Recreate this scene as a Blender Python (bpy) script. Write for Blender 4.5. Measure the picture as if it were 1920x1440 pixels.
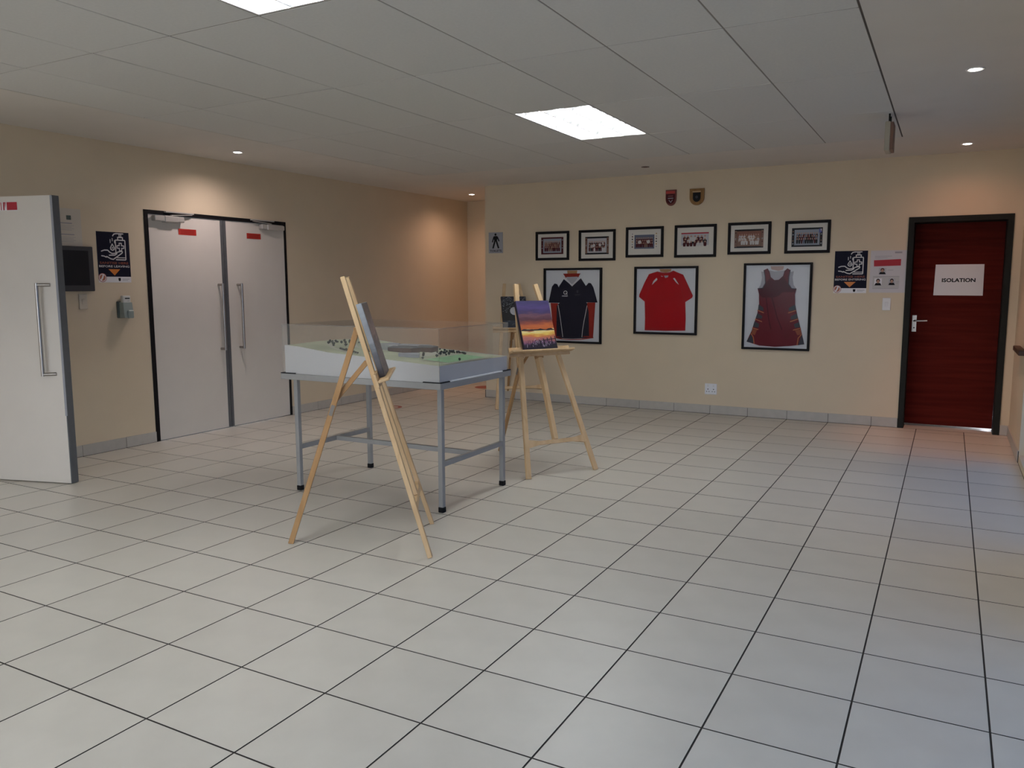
import bpy, bmesh, math, random
from mathutils import Vector, Matrix
from mathutils.geometry import tessellate_polygon

# ------------------------------------------------------------------ clear
for o in list(bpy.data.objects):
    bpy.data.objects.remove(o, do_unlink=True)
scene = bpy.context.scene
COL = scene.collection
T = 0.408                       # one floor tile, metres

# ------------------------------------------------------------------ camera
YAW, PITCH, ROLL, FPX = 0.499004039, -0.123693909, -0.00283290361, 1497.82151
CAMP = Vector((-0.470706094 * T, -5.92946758 * T, 3.48511509 * T))
fw = Vector((-math.sin(YAW) * math.cos(PITCH), math.cos(YAW) * math.cos(PITCH), math.sin(PITCH)))
r0 = Vector((math.cos(YAW), math.sin(YAW), 0))
u0 = r0.cross(fw)
RGT = r0 * math.cos(ROLL) + u0 * math.sin(ROLL)
UPV = -r0 * math.sin(ROLL) + u0 * math.cos(ROLL)
cam_d = bpy.data.cameras.new('camera')
cam = bpy.data.objects.new('camera', cam_d)
COL.objects.link(cam)
cam_d.sensor_fit = 'HORIZONTAL'
cam_d.sensor_width = 36
cam_d.lens = FPX / 1920 * 36
cam_d.clip_start = 0.02
M = Matrix((RGT, UPV, -fw)).transposed().to_4x4()
M.translation = CAMP
cam.matrix_world = M
scene.camera = cam

# ------------------------------------------------------------------ world, exposure, light levels
SKY_STRENGTH = 6.0
TUBE_STRENGTH = 66.0
SPOT_W = 21.0
DOWN_COL = (1.0, 0.63, 0.48)
w = bpy.data.worlds.new('sky')
scene.world = w
w.use_nodes = True
bg = w.node_tree.nodes['Background']
bg.inputs[0].default_value = (0.84, 0.90, 1.0, 1)
bg.inputs[1].default_value = SKY_STRENGTH
vs = scene.view_settings
vs.view_transform = 'Standard'
vs.look = 'None'
vs.gamma = 1
vs.use_curve_mapping = False
vs.exposure = 0.0

# room extents (metres)
XL, XR = -15.95 * T, 0.89 * T
YB, YF, YR = 15.43 * T, 19.13 * T, -4.9
XC = -13.03 * T                 # left end of the back wall
ZC = 6.45 * T
WT = 0.2


def portal(name, loc, rot, sx, sy):
    l = bpy.data.lights.new(name, 'AREA')
    l.shape = 'RECTANGLE'
    l.size, l.size_y = sx, sy
    l.cycles.is_portal = True
    o = bpy.data.objects.new(name, l)
    COL.objects.link(o)
    o.location = loc
    o.rotation_euler = rot


WIN_A = (2.55, 5.0, 0.06, 2.2)          # right wall windows: y0 y1 z0 z1
WIN_B = (-4.3, 1.25, 0.06, 2.2)
ENT = (-0.12, 0.775, 0.0, 2.06)          # entrance in the left wall
REARW = (-5.8, -0.5, 0.5, 2.2)          # rear window x0 x1 z0 z1
for nm, (a, b, c, d) in (('portal_1', WIN_A), ('portal_2', WIN_B)):
    portal(nm, (XR + WT + 0.01, (a + b) / 2, (c + d) / 2), (0, math.radians(90), 0), d - c, b - a)
a, b, c, d = ENT
portal('portal_3', (XL - WT - 2.52, (a + b) / 2, (c + d) / 2), (0, math.radians(-90), 0), d - c, b - a + 0.6)
a, b, c, d = REARW
portal('portal_4', ((a + b) / 2, YR - WT - 0.01, (c + d) / 2), (math.radians(90), 0, 0), b - a, d - c)

# ------------------------------------------------------------------ materials
MATS = {}


def srgb(r, g, b):
    f = lambda c: (c / 255 / 12.92) if c / 255 <= 0.04045 else ((c / 255 + 0.055) / 1.055) ** 2.4
    return (f(r), f(g), f(b))


def mat(name, col, rough=0.6, metal=0.0, var=0.0, scale=8.0, bump=0.0, bscale=200.0, rand=0.0, spec=0.5, rvar=0.0):
    if name in MATS:
        return MATS[name]
    m = bpy.data.materials.new(name)
    m.use_nodes = True
    nt = m.node_tree
    b = nt.nodes['Principled BSDF']
    b.inputs['Base Color'].default_value = (*col, 1)
    b.inputs['Roughness'].default_value = rough
    b.inputs['Metallic'].default_value = metal
    b.inputs['Specular IOR Level'].default_value = spec
    tc = nt.nodes.new('ShaderNodeTexCoord')
    if var or rand:
        n = nt.nodes.new('ShaderNodeTexNoise')
        n.inputs['Scale'].default_value = scale
        n.inputs['Detail'].default_value = 5
        nt.links.new(tc.outputs['Object'], n.inputs['Vector'])
        mr = nt.nodes.new('ShaderNodeMapRange')
        mr.inputs['From Min'].default_value = 0.3
        mr.inputs['From Max'].default_value = 0.7
        mr.inputs['To Min'].default_value = 1 - var
        mr.inputs['To Max'].default_value = 1 + var
        nt.links.new(n.outputs['Fac'], mr.inputs['Value'])
        fac = mr.outputs[0]
        if rand:
            oi = nt.nodes.new('ShaderNodeObjectInfo')
            mr2 = nt.nodes.new('ShaderNodeMapRange')
            mr2.inputs['To Min'].default_value = 1 - rand
            mr2.inputs['To Max'].default_value = 1 + rand
            nt.links.new(oi.outputs['Random'], mr2.inputs['Value'])
            mu = nt.nodes.new('ShaderNodeMath')
            mu.operation = 'MULTIPLY'
            nt.links.new(fac, mu.inputs[0])
            nt.links.new(mr2.outputs[0], mu.inputs[1])
            fac = mu.outputs[0]
        hs = nt.nodes.new('ShaderNodeHueSaturation')
        hs.inputs['Color'].default_value = (*col, 1)
        nt.links.new(fac, hs.inputs['Value'])
        nt.links.new(hs.outputs[0], b.inputs['Base Color'])
        if rvar:
            m3 = nt.nodes.new('ShaderNodeMapRange')
            m3.inputs['From Min'].default_value = 0.3
            m3.inputs['From Max'].default_value = 0.7
            m3.inputs['To Min'].default_value = rough - rvar
            m3.inputs['To Max'].default_value = rough + rvar
            nt.links.new(n.outputs['Fac'], m3.inputs['Value'])
            nt.links.new(m3.outputs[0], b.inputs['Roughness'])
    if bump:
        n2 = nt.nodes.new('ShaderNodeTexNoise')
        n2.inputs['Scale'].default_value = bscale
        n2.inputs['Detail'].default_value = 3
        nt.links.new(tc.outputs['Object'], n2.inputs['Vector'])
        bp = nt.nodes.new('ShaderNodeBump')
        bp.inputs['Strength'].default_value = bump
        bp.inputs['Distance'].default_value = 0.002
        nt.links.new(n2.outputs['Fac'], bp.inputs['Height'])
        nt.links.new(bp.outputs[0], b.inputs['Normal'])
    MATS[name] = m
    return m


def emis(name, col, strength):
    m = bpy.data.materials.new(name)
    m.use_nodes = True
    nt = m.node_tree
    nt.nodes.remove(nt.nodes['Principled BSDF'])
    e = nt.nodes.new('ShaderNodeEmission')
    e.inputs[0].default_value = (*col, 1)
    e.inputs[1].default_value = strength
    nt.links.new(e.outputs[0], nt.nodes['Material Output'].inputs[0])
    MATS[name] = m
    return m


def clear(name, ior=1.45, tint=(1, 1, 1), rough=0.02, haze=0.0):
    """thin clear sheet: transparent with a fresnel gloss and a little diffuse white mixed in"""
    m = bpy.data.materials.new(name)
    m.use_nodes = True
    nt = m.node_tree
    nt.nodes.remove(nt.nodes['Principled BSDF'])
    tr = nt.nodes.new('ShaderNodeBsdfTransparent')
    tr.inputs[0].default_value = (*tint, 1)
    gl = nt.nodes.new('ShaderNodeBsdfGlossy')
    gl.inputs['Roughness'].default_value = rough
    lw = nt.nodes.new('ShaderNodeLayerWeight')       # facing is the same from both sides of the sheet
    lw.inputs[0].default_value = 0.5
    pw = nt.nodes.new('ShaderNodeMath')
    pw.operation = 'POWER'
    pw.inputs[1].default_value = 5.0
    nt.links.new(lw.outputs['Facing'], pw.inputs[0])
    fr = nt.nodes.new('ShaderNodeMath')
    fr.operation = 'MULTIPLY_ADD'
    f0 = ((ior - 1) / (ior + 1)) ** 2
    fr.inputs[1].default_value = 1 - f0
    fr.inputs[2].default_value = f0
    nt.links.new(pw.outputs[0], fr.inputs[0])
    mx = nt.nodes.new('ShaderNodeMixShader')
    nt.links.new(fr.outputs[0], mx.inputs[0])
    nt.links.new(tr.outputs[0], mx.inputs[1])
    nt.links.new(gl.outputs[0], mx.inputs[2])
    out = mx.outputs[0]
    if haze:
        df = nt.nodes.new('ShaderNodeBsdfDiffuse')
        df.inputs[0].default_value = (0.8, 0.8, 0.8, 1)
        m2 = nt.nodes.new('ShaderNodeMixShader')
        m2.inputs[0].default_value = haze
        nt.links.new(out, m2.inputs[1])
        nt.links.new(df.outputs[0], m2.inputs[2])
        out = m2.outputs[0]
    nt.links.new(out, nt.nodes['Material Output'].inputs[0])
    MATS[name] = m
    return m


def wood(name, c1, c2, axis=2, rough=0.5, scale=14.0, stretch=0.06, spec=0.3):
    m = bpy.data.materials.new(name)
    m.use_nodes = True
    nt = m.node_tree
    b = nt.nodes['Principled BSDF']
    b.inputs['Roughness'].default_value = rough
    b.inputs['Specular IOR Level'].default_value = spec
    tc = nt.nodes.new('ShaderNodeTexCoord')
    mp = nt.nodes.new('ShaderNodeMapping')
    s = [1, 1, 1]
    s[axis] = stretch
    mp.inputs['Scale'].default_value = s
    nt.links.new(tc.outputs['Object'], mp.inputs[0])
    n = nt.nodes.new('ShaderNodeTexNoise')
    n.inputs['Scale'].default_value = scale
    n.inputs['Detail'].default_value = 6
    n.inputs['Distortion'].default_value = 0.6
    nt.links.new(mp.outputs[0], n.inputs['Vector'])
    cr = nt.nodes.new('ShaderNodeValToRGB')
    cr.color_ramp.elements[0].position = 0.32
    cr.color_ramp.elements[0].color = (*c1, 1)
    cr.color_ramp.elements[1].position = 0.68
    cr.color_ramp.elements[1].color = (*c2, 1)
    nt.links.new(n.outputs['Fac'], cr.inputs[0])
    nt.links.new(cr.outputs[0], b.inputs['Base Color'])
    MATS[name] = m
    return m


def ramp_mat(name, stops, y0, y1, distort=0.02, nscale=9.0, rough=0.45):
    """painted colours that change up a canvas (object Y), brushy edges"""
    m = bpy.data.materials.new(name)
    m.use_nodes = True
    nt = m.node_tree
    b = nt.nodes['Principled BSDF']
    b.inputs['Roughness'].default_value = rough
    tc = nt.nodes.new('ShaderNodeTexCoord')
    mp = nt.nodes.new('ShaderNodeMapping')
    mp.inputs['Scale'].default_value = (1, 4.5, 1)
    nt.links.new(tc.outputs['Object'], mp.inputs[0])
    n = nt.nodes.new('ShaderNodeTexNoise')
    n.inputs['Scale'].default_value = nscale
    n.inputs['Detail'].default_value = 6
    nt.links.new(mp.outputs[0], n.inputs['Vector'])
    sp = nt.nodes.new('ShaderNodeSeparateXYZ')
    nt.links.new(tc.outputs['Object'], sp.inputs[0])
    ma = nt.nodes.new('ShaderNodeMath')
    ma.operation = 'MULTIPLY_ADD'
    nt.links.new(n.outputs['Fac'], ma.inputs[0])
    ma.inputs[1].default_value = distort * 2
    nt.links.new(sp.outputs['Y'], ma.inputs[2])
    mr = nt.nodes.new('ShaderNodeMapRange')
    mr.inputs['From Min'].default_value = y0 + distort
    mr.inputs['From Max'].default_value = y1 + distort
    nt.links.new(ma.outputs[0], mr.inputs['Value'])
    cr = nt.nodes.new('ShaderNodeValToRGB')
    el = cr.color_ramp.elements
    while len(el) < len(stops):
        el.new(0.5)
    for e, (p, c) in zip(el, stops):
        e.position = p
        e.color = (*c, 1)
    nt.links.new(mr.outputs[0], cr.inputs[0])
    nt.links.new(cr.outputs[0], b.inputs['Base Color'])
    MATS[name] = m
    return m


WALL = mat('wall_paint', (0.66, 0.55, 0.395), 0.75, var=0.02, scale=3, bump=0.25, bscale=160)
PLASTER = mat('ceiling_plaster', (0.70, 0.66, 0.61), 0.9, var=0.02, scale=3, bump=0.15, bscale=120)
PANEL = mat('ceiling_board', (0.66, 0.65, 0.62), 0.9, var=0.025, scale=60, bump=0.2, bscale=300, rand=0.025)
TEE = mat('grid_metal', (0.27, 0.245, 0.215), 0.8)
TILE = mat('glazed_tile', (0.60, 0.565, 0.50), 0.38, var=0.045, scale=5, rand=0.03, rvar=0.06, bump=0.06, bscale=30)
SKIRT = mat('skirting_glaze', (0.46, 0.43, 0.385), 0.45, var=0.05, scale=14, rand=0.04)
GROUT = mat('dark_grout', (0.045, 0.038, 0.032), 0.9)
CREAM = mat('cream_laminate', (0.66, 0.615, 0.555), 0.5, var=0.015, scale=5)
BLACKP = mat('black_paint', (0.008, 0.007, 0.008), 0.6, spec=0.15)
ALU = mat('brushed_aluminium', (0.42, 0.43, 0.44), 0.42, metal=0.7, var=0.04, scale=30)
EDGE = mat('grey_edge_strip', (0.095, 0.10, 0.107), 0.6, metal=0.1, var=0.06, scale=20)
EDGEL = mat('pale_edge_strip', (0.32, 0.33, 0.37), 0.45, metal=0.3)
STEEL = mat('satin_steel', (0.36, 0.335, 0.31), 0.32, metal=0.9, var=0.03, scale=40)
SILVER = mat('silver_paint', (0.50, 0.48, 0.45), 0.45, metal=0.35)
FRAMEG = mat('dark_steel_frame', (0.018, 0.020, 0.018), 0.7, var=0.08, scale=12, spec=0.15)
MAHOG = wood('mahogany_veneer', (0.066, 0.007, 0.005), (0.105, 0.013, 0.009), axis=0, rough=0.75, scale=22, stretch=0.05, spec=0.06)
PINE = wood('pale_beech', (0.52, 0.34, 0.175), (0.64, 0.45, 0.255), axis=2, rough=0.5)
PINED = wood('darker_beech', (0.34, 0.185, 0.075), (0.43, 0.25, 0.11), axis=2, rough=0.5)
TABLEG = mat('table_grey_paint', (0.30, 0.297, 0.29), 0.5, metal=0.1, var=0.03, scale=20)
RUBBER = mat('black_rubber', (0.008, 0.008, 0.009), 0.8, spec=0.2)
WHITEP = mat('white_board', (0.55, 0.55, 0.56), 0.6, var=0.015, scale=6)
PAPER = mat('white_paper', (0.78, 0.76, 0.77), 0.6)
MATBOARD = mat('photo_mount', (0.66, 0.62, 0.55), 0.8)
SHADOWMAT = mat('pale_backing', (0.62, 0.63, 0.65), 0.8)
NAVY = mat('navy_print', (0.006, 0.006, 0.018), 0.6, spec=0.15)
INKW = mat('pale_ink', (0.62, 0.61, 0.60), 0.5)
INKB = mat('black_ink', (0.010, 0.010, 0.012), 0.6, spec=0.15)
INKG = mat('grey_ink', (0.32, 0.31, 0.33), 0.6)
INKR = mat('rust_ink', (0.26, 0.055, 0.022), 0.5)
ORANGE = mat('orange_ink', (0.62, 0.19, 0.025), 0.5)
RED = mat('red_ink', (0.42, 0.022, 0.014), 0.45)
REDP = mat('faded_red_ink', (0.40, 0.035, 0.05), 0.6, spec=0.2)
SKIN = mat('skin_ink', (0.42, 0.24, 0.17), 0.6)
MAROON = mat('maroon_ink', (0.075, 0.012, 0.015), 0.7, spec=0.2)
BLUEG = mat('blue_grey_ink', (0.28, 0.31, 0.36), 0.6)
BROWN = mat('brown_ink', (0.19, 0.095, 0.06), 0.6)
PLASTIC = mat('white_plastic', (0.72, 0.71, 0.70), 0.4)
GLASS = clear('picture_glass', 1.12, rough=0.12)
WGLASS = clear('window_glass', 1.4)
TINTG = clear('daylight_filter_glass', 1.4, tint=(0.215, 0.30, 0.41))  # dark bluish tint added to dim and cool daylight from the right
ACRYL = clear('clear_acrylic', 1.42, tint=(0.985, 0.985, 0.98), haze=0.035)
ACRED = clear('acrylic_edge', 1.5, tint=(0.9, 0.88, 0.84), rough=0.15, haze=0.13)
TUBE = emis('tube_glow', (0.97, 1.0, 0.98), TUBE_STRENGTH)
BULB = emis('bulb_glow', (1.0, 0.90, 0.78), 30.0)


# ------------------------------------------------------------------ mesh builder
class MB:
    def __init__(self):
        self.v, self.f, self.m, self.mats = [], [], [], []

    def mi(self, m):
        if m not in self.mats:
            self.mats.append(m)
        return self.mats.index(m)

    def add(self, vs, fs, m):
        o = len(self.v)
        k = self.mi(m)
        self.v += [tuple(x) for x in vs]
        for q in fs:
            self.f.append([i + o for i in q])
            self.m.append(k)

    def box(self, a, b, m, mtx=None, em=None):
        x0, y0, z0 = a
        x1, y1, z1 = b
        vs = [Vector(p) for p in ((x0, y0, z0), (x1, y0, z0), (x1, y1, z0), (x0, y1, z0), (x0, y0, z1), (x1, y0, z1), (x1, y1, z1), (x0, y1, z1))]
        if mtx:
            vs = [mtx @ q for q in vs]
        fs = [(0, 3, 2, 1), (4, 5, 6, 7), (0, 1, 5, 4), (1, 2, 6, 5), (2, 3, 7, 6), (3, 0, 4, 7)]
        if em is None:
            self.add(vs, fs, m)
        else:                       # the four narrow faces get another material
            d = [x1 - x0, y1 - y0, z1 - z0]
            k = d.index(min(d))
            wide = {0: (3, 5), 1: (2, 4), 2: (0, 1)}[k]
            self.add(vs, [fs[i] for i in wide], m)
            self.add(vs, [fs[i] for i in range(6) if i not in wide], em)

    def bbox(self, a, b, m, bev=0.004, mtx=None):
        """box with chamfered edges"""
        bm = bmesh.new()
        x0, y0, z0 = a
        x1, y1, z1 = b
        g = bmesh.ops.create_cube(bm, size=1)
        for q in bm.verts:
            q.co = Vector(((x0 + x1) / 2 + q.co.x * (x1 - x0), (y0 + y1) / 2 + q.co.y * (y1 - y0), (z0 + z1) / 2 + q.co.z * (z1 - z0)))
        bmesh.ops.bevel(bm, geom=bm.edges[:], offset=bev, segments=1, affect='EDGES')
        self.take(bm, m, mtx)

    def take(self, bm, m, mtx=None):
        bm.verts.index_update()
        vs = [(mtx @ q.co) if mtx else q.co.copy() for q in bm.verts]
        self.add(vs, [[q.index for q in f.verts] for f in bm.faces], m)
        bm.free()

    def bar(self, p, q, wx, wy, m, side=None, bev=0.003):
        """rectangular bar from p to q; side = direction of its wx width"""
        p, q = Vector(p), Vector(q)
        d = (q - p)
        L = d.length
        d.normalize()
        s = Vector(side) if side is not None else (Vector((1, 0, 0)) if abs(d.x) < 0.9 else Vector((0, 1, 0)))
        s = (s - d * s.dot(d)).normalized()
        t = d.cross(s)
        mt = Matrix((s, t, d)).transposed().to_4x4()
        mt.translation = p
        if bev:
            self.bbox((-wx / 2, -wy / 2, 0), (wx / 2, wy / 2, L), m, bev, mt)
        else:
            self.box((-wx / 2, -wy / 2, 0), (wx / 2, wy / 2, L), m, mt)

    def tube(self, pts, r, m, n=10, cap=True):
        pts = [Vector(p) for p in pts]
        rings = []
        prev = None
        for i, p in enumerate(pts):
            d = (pts[min(i + 1, len(pts) - 1)] - pts[max(i - 1, 0)]).normalized()
            a = prev if prev is not None else (Vector((0, 0, 1)) if abs(d.z) < 0.9 else Vector((1, 0, 0)))
            s = (a - d * a.dot(d)).normalized()
            prev = s
            t = d.cross(s)
            rings.append([p + s * (r * math.cos(2 * math.pi * k / n)) + t * (r * math.sin(2 * math.pi * k / n)) for k in range(n)])
        vs = [q for rg in rings for q in rg]
        fs = []
        for i in range(len(pts) - 1):
            for k in range(n):
                fs.append((i * n + k, i * n + (k + 1) % n, (i + 1) * n + (k + 1) % n, (i + 1) * n + k))
        if cap:
            fs.append(tuple(range(n - 1, -1, -1)))
            fs.append(tuple((len(pts) - 1) * n + k for k in range(n)))
        self.add(vs, fs, m)

    def lathe(self, prof, m, n=24, mtx=None):
        vs, fs = [], []
        for (r, z) in prof:
            for k in range(n):
                q = Vector((r * math.cos(2 * math.pi * k / n), r * math.sin(2 * math.pi * k / n), z))
                vs.append(mtx @ q if mtx else q)
        for i in range(len(prof) - 1):
            for k in range(n):
                fs.append((i * n + k, i * n + (k + 1) % n, (i + 1) * n + (k + 1) % n, (i + 1) * n + k))
        fs.append(tuple(range(n - 1, -1, -1)))
        fs.append(tuple((len(prof) - 1) * n + k for k in range(n)))
        self.add(vs, fs, m)

    # flat print in the local XY plane, z = height of the layer
    def poly(self, pts, z, m, th=0.0):
        area = sum(pts[i][0] * pts[(i + 1) % len(pts)][1] - pts[(i + 1) % len(pts)][0] * pts[i][1] for i in range(len(pts)))
        if area < 0:
            pts = pts[::-1]
        n = len(pts)
        tri = [(0, 1, 2, 3)] if n == 4 and not th else [tuple(q) for q in tessellate_polygon([[Vector((x, y, 0)) for x, y in pts]])]
        up = []
        for q in tri:
            if len(q) == 3:
                (ax, ay), (bx, by), (cx, cy) = (pts[i] for i in q)
                if (bx - ax) * (cy - ay) - (cx - ax) * (by - ay) < 0:
                    q = q[::-1]
            up.append(q)
        if th:
            vs = [(x, y, z - th) for x, y in pts] + [(x, y, z) for x, y in pts]
            fs = [tuple(i + n for i in q) for q in up] + [q[::-1] for q in up] + [(i, (i + 1) % n, n + (i + 1) % n, n + i) for i in range(n)]
        else:
            vs = [(x, y, z) for x, y in pts]
            fs = up
        self.add(vs, fs, m)

    def rect(self, x0, y0, x1, y1, z, m, th=0.0):
        self.poly([(x0, y0), (x1, y0), (x1, y1), (x0, y1)], z, m, th)

    def disc(self, x, y, r, z, m, n=16, ry=None, th=0.0):
        ry = ry or r
        self.poly([(x + r * math.cos(2 * math.pi * k / n), y + ry * math.sin(2 * math.pi * k / n)) for k in range(n)], z, m, th)

    def stroke(self, pts, wd, z, m, closed=False):
        pts = list(pts) + ([pts[0]] if closed else [])
        for (a, b), (c, d) in zip(pts, pts[1:]):
            dx, dy = c - a, d - b
            L = math.hypot(dx, dy) or 1e-9
            nx, ny = -dy / L * wd / 2, dx / L * wd / 2
            self.poly([(a + nx, b + ny), (a - nx, b - ny), (c - nx, d - ny), (c + nx, d + ny)], z, m)
        for i, (a, b) in enumerate(pts):
            self.disc(a, b, wd / 2, z + 0.00003, m, 8)

    def text(self, s, x, y, wd, ht, z, m, bold=0.0):
        """lettering of a given width and cap height, centred on x, baseline y"""
        cu = bpy.data.curves.new('t', 'FONT')
        cu.body = s
        cu.offset = bold
        cu.resolution_u = 3
        o = bpy.data.objects.new('t', cu)
        COL.objects.link(o)
        dg = bpy.context.evaluated_depsgraph_get()
        oe = o.evaluated_get(dg)
        me = oe.to_mesh()
        vs = [q.co.copy() for q in me.vertices]
        fs = [list(p.vertices) for p in me.polygons]
        oe.to_mesh_clear()
        bpy.data.objects.remove(o)
        bpy.data.curves.remove(cu)
        x0, x1 = min(q.x for q in vs), max(q.x for q in vs)
        y0, y1 = min(q.y for q in vs), max(q.y for q in vs)
        self.add([(x + ((q.x - x0) / (x1 - x0) - 0.5) * wd, y + (q.y - y0) / (y1 - y0) * ht, z) for q in vs], fs, m)

    def build(self, name, parent=None, mtx=None, smooth=False):
        me = bpy.data.meshes.new(name)
        me.from_pydata(self.v, [], self.f)
        for m in self.mats:
            me.materials.append(m)
        me.polygons.foreach_set('material_index', self.m)
        if smooth:
            me.polygons.foreach_set('use_smooth', [True] * len(self.m))
            me.set_sharp_from_angle(angle=math.radians(35))
        me.update()
        o = bpy.data.objects.new(name, me)
        COL.objects.link(o)
        if parent:
            o.parent = parent
        if mtx is not None:
            o.matrix_local = mtx
        return o


def tag(o, label=None, cat=None, group=None, kind=None):
    if label:
        o['label'] = label
    if cat:
        o['category'] = cat
    if group:
        o['group'] = group
    if kind:
        o['kind'] = kind
    return o


def thing(name, label, cat, mtx, group=None):
    o = bpy.data.objects.new(name, None)
    o.empty_display_size = 0.1
    COL.objects.link(o)
    o.matrix_world = mtx if isinstance(mtx, Matrix) else Matrix.Translation(Vector(mtx))
    return tag(o, label, cat, group)


def frame_m(O, U, V, N):
    m = Matrix((Vector(U), Vector(V), Vector(N))).transposed().to_4x4()
    m.translation = Vector(O)
    return m


def on_back(x, z, n=0.0):
    return frame_m((x, YB - n, z), (1, 0, 0), (0, 0, 1), (0, -1, 0))


def on_left(y, z, n=0.0):
    return frame_m((XL + n, y, z), (0, 1, 0), (0, 0, 1), (1, 0, 0))


def px(p):
    d = Vector(p) - CAMP
    zc = d.dot(fw)
    if zc < 0.05:
        return None
    return 960 + FPX * d.dot(RGT) / zc, 720 - FPX * d.dot(UPV) / zc


# ================================================================== SETTING
def wall(name, boxes, m=WALL):
    b = MB()
    for a, c in boxes:
        b.box(a, c, m)
    return tag(b.build(name), kind='structure')


DY0, DY1, DZ = 2.35, 4.085, 2.095          # double door hole in the left wall
RX0, RX1, RZ = -0.577, 0.290, 2.055        # mahogany door hole in the back wall
ZT = ZC + 0.25


def holes(lo, hi, hs, z1, mk):
    """solid strips of a wall from lo to hi around holes (a,b,z0,z1)"""
    out = []
    cur = lo
    for a, b, c, d in sorted(hs):
        out.append(mk(cur, a, 0, z1))
        if c > 0:
            out.append(mk(a, b, 0, c))
        out.append(mk(a, b, d, z1))
        cur = b
    out.append(mk(cur, hi, 0, z1))
    return out


wall('wall_left', holes(YR, YF + WT, [ENT, (DY0, DY1, 0, DZ)], ZT, lambda a, b, c, d: ((XL - WT, a, c), (XL, b, d))))
wall('wall_back', holes(XC, XR + WT, [(RX0, RX1, 0, RZ)], ZT, lambda a, b, c, d: ((a, YB, c), (b, YB + 0.26, d))))
wall('wall_recess', [((XL, YF, 0), (XC + 0.2, YF + WT, ZT)), ((XC, YB + WT, 0), (XC + WT, YF, ZT))])
wall('wall_right', holes(YR, YB, [WIN_A, WIN_B], ZT, lambda a, b, c, d: ((XR, a, c), (XR + WT, b, d))))
wall('wall_rear', holes(XL - WT, XR + WT, [REARW], ZT, lambda a, b, c, d: ((a, YR - WT, c), (b, YR, d))))
VX = XL - WT - 2.4  # unseen enclosure added outside the entrance to cut down its daylight
wall('wall_light_baffle', [((VX, ENT[0] - 0.9, -0.003), (XL - WT, ENT[0] - 0.8, 2.6)), ((VX, ENT[1] + 0.8, -0.003), (XL - WT, ENT[1] + 0.9, 2.6)), ((VX - 0.1, ENT[0] - 0.9, 2.5), (XL - WT, ENT[1] + 0.9, 2.6)),
                        ((VX - 0.1, ENT[0] - 0.9, -0.003), (VX, ENT[0] - 0.0, 2.5)), ((VX - 0.1, ENT[1] + 0.3, -0.003), (VX, ENT[1] + 0.9, 2.5)), ((VX - 0.1, ENT[0] - 0.3, 2.1), (VX, ENT[1] + 0.3, 2.5)),
                        ((VX - 0.1, ENT[0] - 0.9, -0.1), (XL - WT, ENT[1] + 0.9, -0.003))])
g = MB()
g.box((-30, -30, -0.35), (30, 30, -0.25), mat('outside_paving', (0.32, 0.31, 0.29), 0.9, var=0.1, scale=0.8))
tag(g.build('ground'), kind='structure')

# windows (outside the frame): frames with mullions and glass
for k, (y0, y1, z0, z1) in enumerate((WIN_A, WIN_B)):
    b = MB()
    xa, xb = XR + 0.08, XR + 0.13
    n = 2 if k == 0 else 4
    for i in range(n + 1):
        y = y0 + (y1 - y0) * i / n
        y = min(max(y, y0 + 0.02), y1 - 0.02)
        b.box((xa, y - 0.02, z0), (xb, y + 0.02, z1), FRAMEG)
    b.box((xa, y0, z0), (xb, y1, z0 + 0.04), FRAMEG)
    b.box((xa, y0, z1 - 0.04), (xb, y1, z1), FRAMEG)
    wd = tag(b.build('window_%d' % (k + 1)), kind='structure')
    for i in range(n):
        p = MB()
        ya, yb = y0 + (y1 - y0) * i / n + 0.02, y0 + (y1 - y0) * (i + 1) / n - 0.02
        p.box((xa + 0.02, ya, z0 + 0.04), (xa + 0.026, yb, z1 - 0.04), TINTG)
        p.build('pane', wd)
b = MB()
x0, x1, z0, z1 = REARW
for i in range(5):
    x = min(max(x0 + (x1 - x0) * i / 4, x0 + 0.02), x1 - 0.02)
    b.box((x - 0.02, YR - 0.13, z0), (x + 0.02, YR - 0.08, z1), FRAMEG)
b.box((x0, YR - 0.13, z0), (x1, YR - 0.08, z0 + 0.04), FRAMEG)
b.box((x0, YR - 0.13, z1 - 0.04), (x1, YR - 0.08, z1), FRAMEG)
wd = tag(b.build('window_3'), kind='structure')
for i in range(4):
    p = MB()
    p.box((x0 + (x1 - x0) * i / 4 + 0.02, YR - 0.106, z0 + 0.04), (x0 + (x1 - x0) * (i + 1) / 4 - 0.02, YR - 0.10, z1 - 0.04), WGLASS)
    p.build('pane', wd)

# window board on the right wall: dark wood, its end shows at the frame edge
b = MB()
b.bbox((XR - 0.055, 5.0, 0.855), (XR - 0.001, 13.75 * T, 0.895), wood('dark_sill_wood', (0.05, 0.022, 0.012), (0.09, 0.04, 0.022), axis=1), 0.004)
tag(b.build('trim_1'), kind='structure')

# ---- floor
b = MB()
b.box((XL - WT, YR - WT, -0.12), (XR + WT, YF + WT, -0.003), GROUT)
floor = tag(b.build('floor'), kind='structure')
G = 0.0032                      # half joint
cells = []
for i in range(-16, 1):
    for j in range(-13, 20):
        xa, xb, ya, yb = i * T, (i + 1) * T, j * T, (j + 1) * T
        if xa >= XC - 0.05:
            yb = min(yb, YB)
        xa, xb = max(xa, XL), min(xb, XR)
        ya, yb = max(ya, YR), min(yb, YF)
        if xb - xa < 0.03 or yb - ya < 0.03:
            continue
        if (i + 0.5) * T > XC and ya > YB - 0.03:
            continue
        cells.append((xa, xb, ya, yb))
# the two thresholds under the doors
cells.append((RX0 + 0.052, RX1 - 0.052, YB + 0.004, YB + 0.26))
cells.append((RX0, RX1, YB + 0.264, YB + 0.66))


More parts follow.
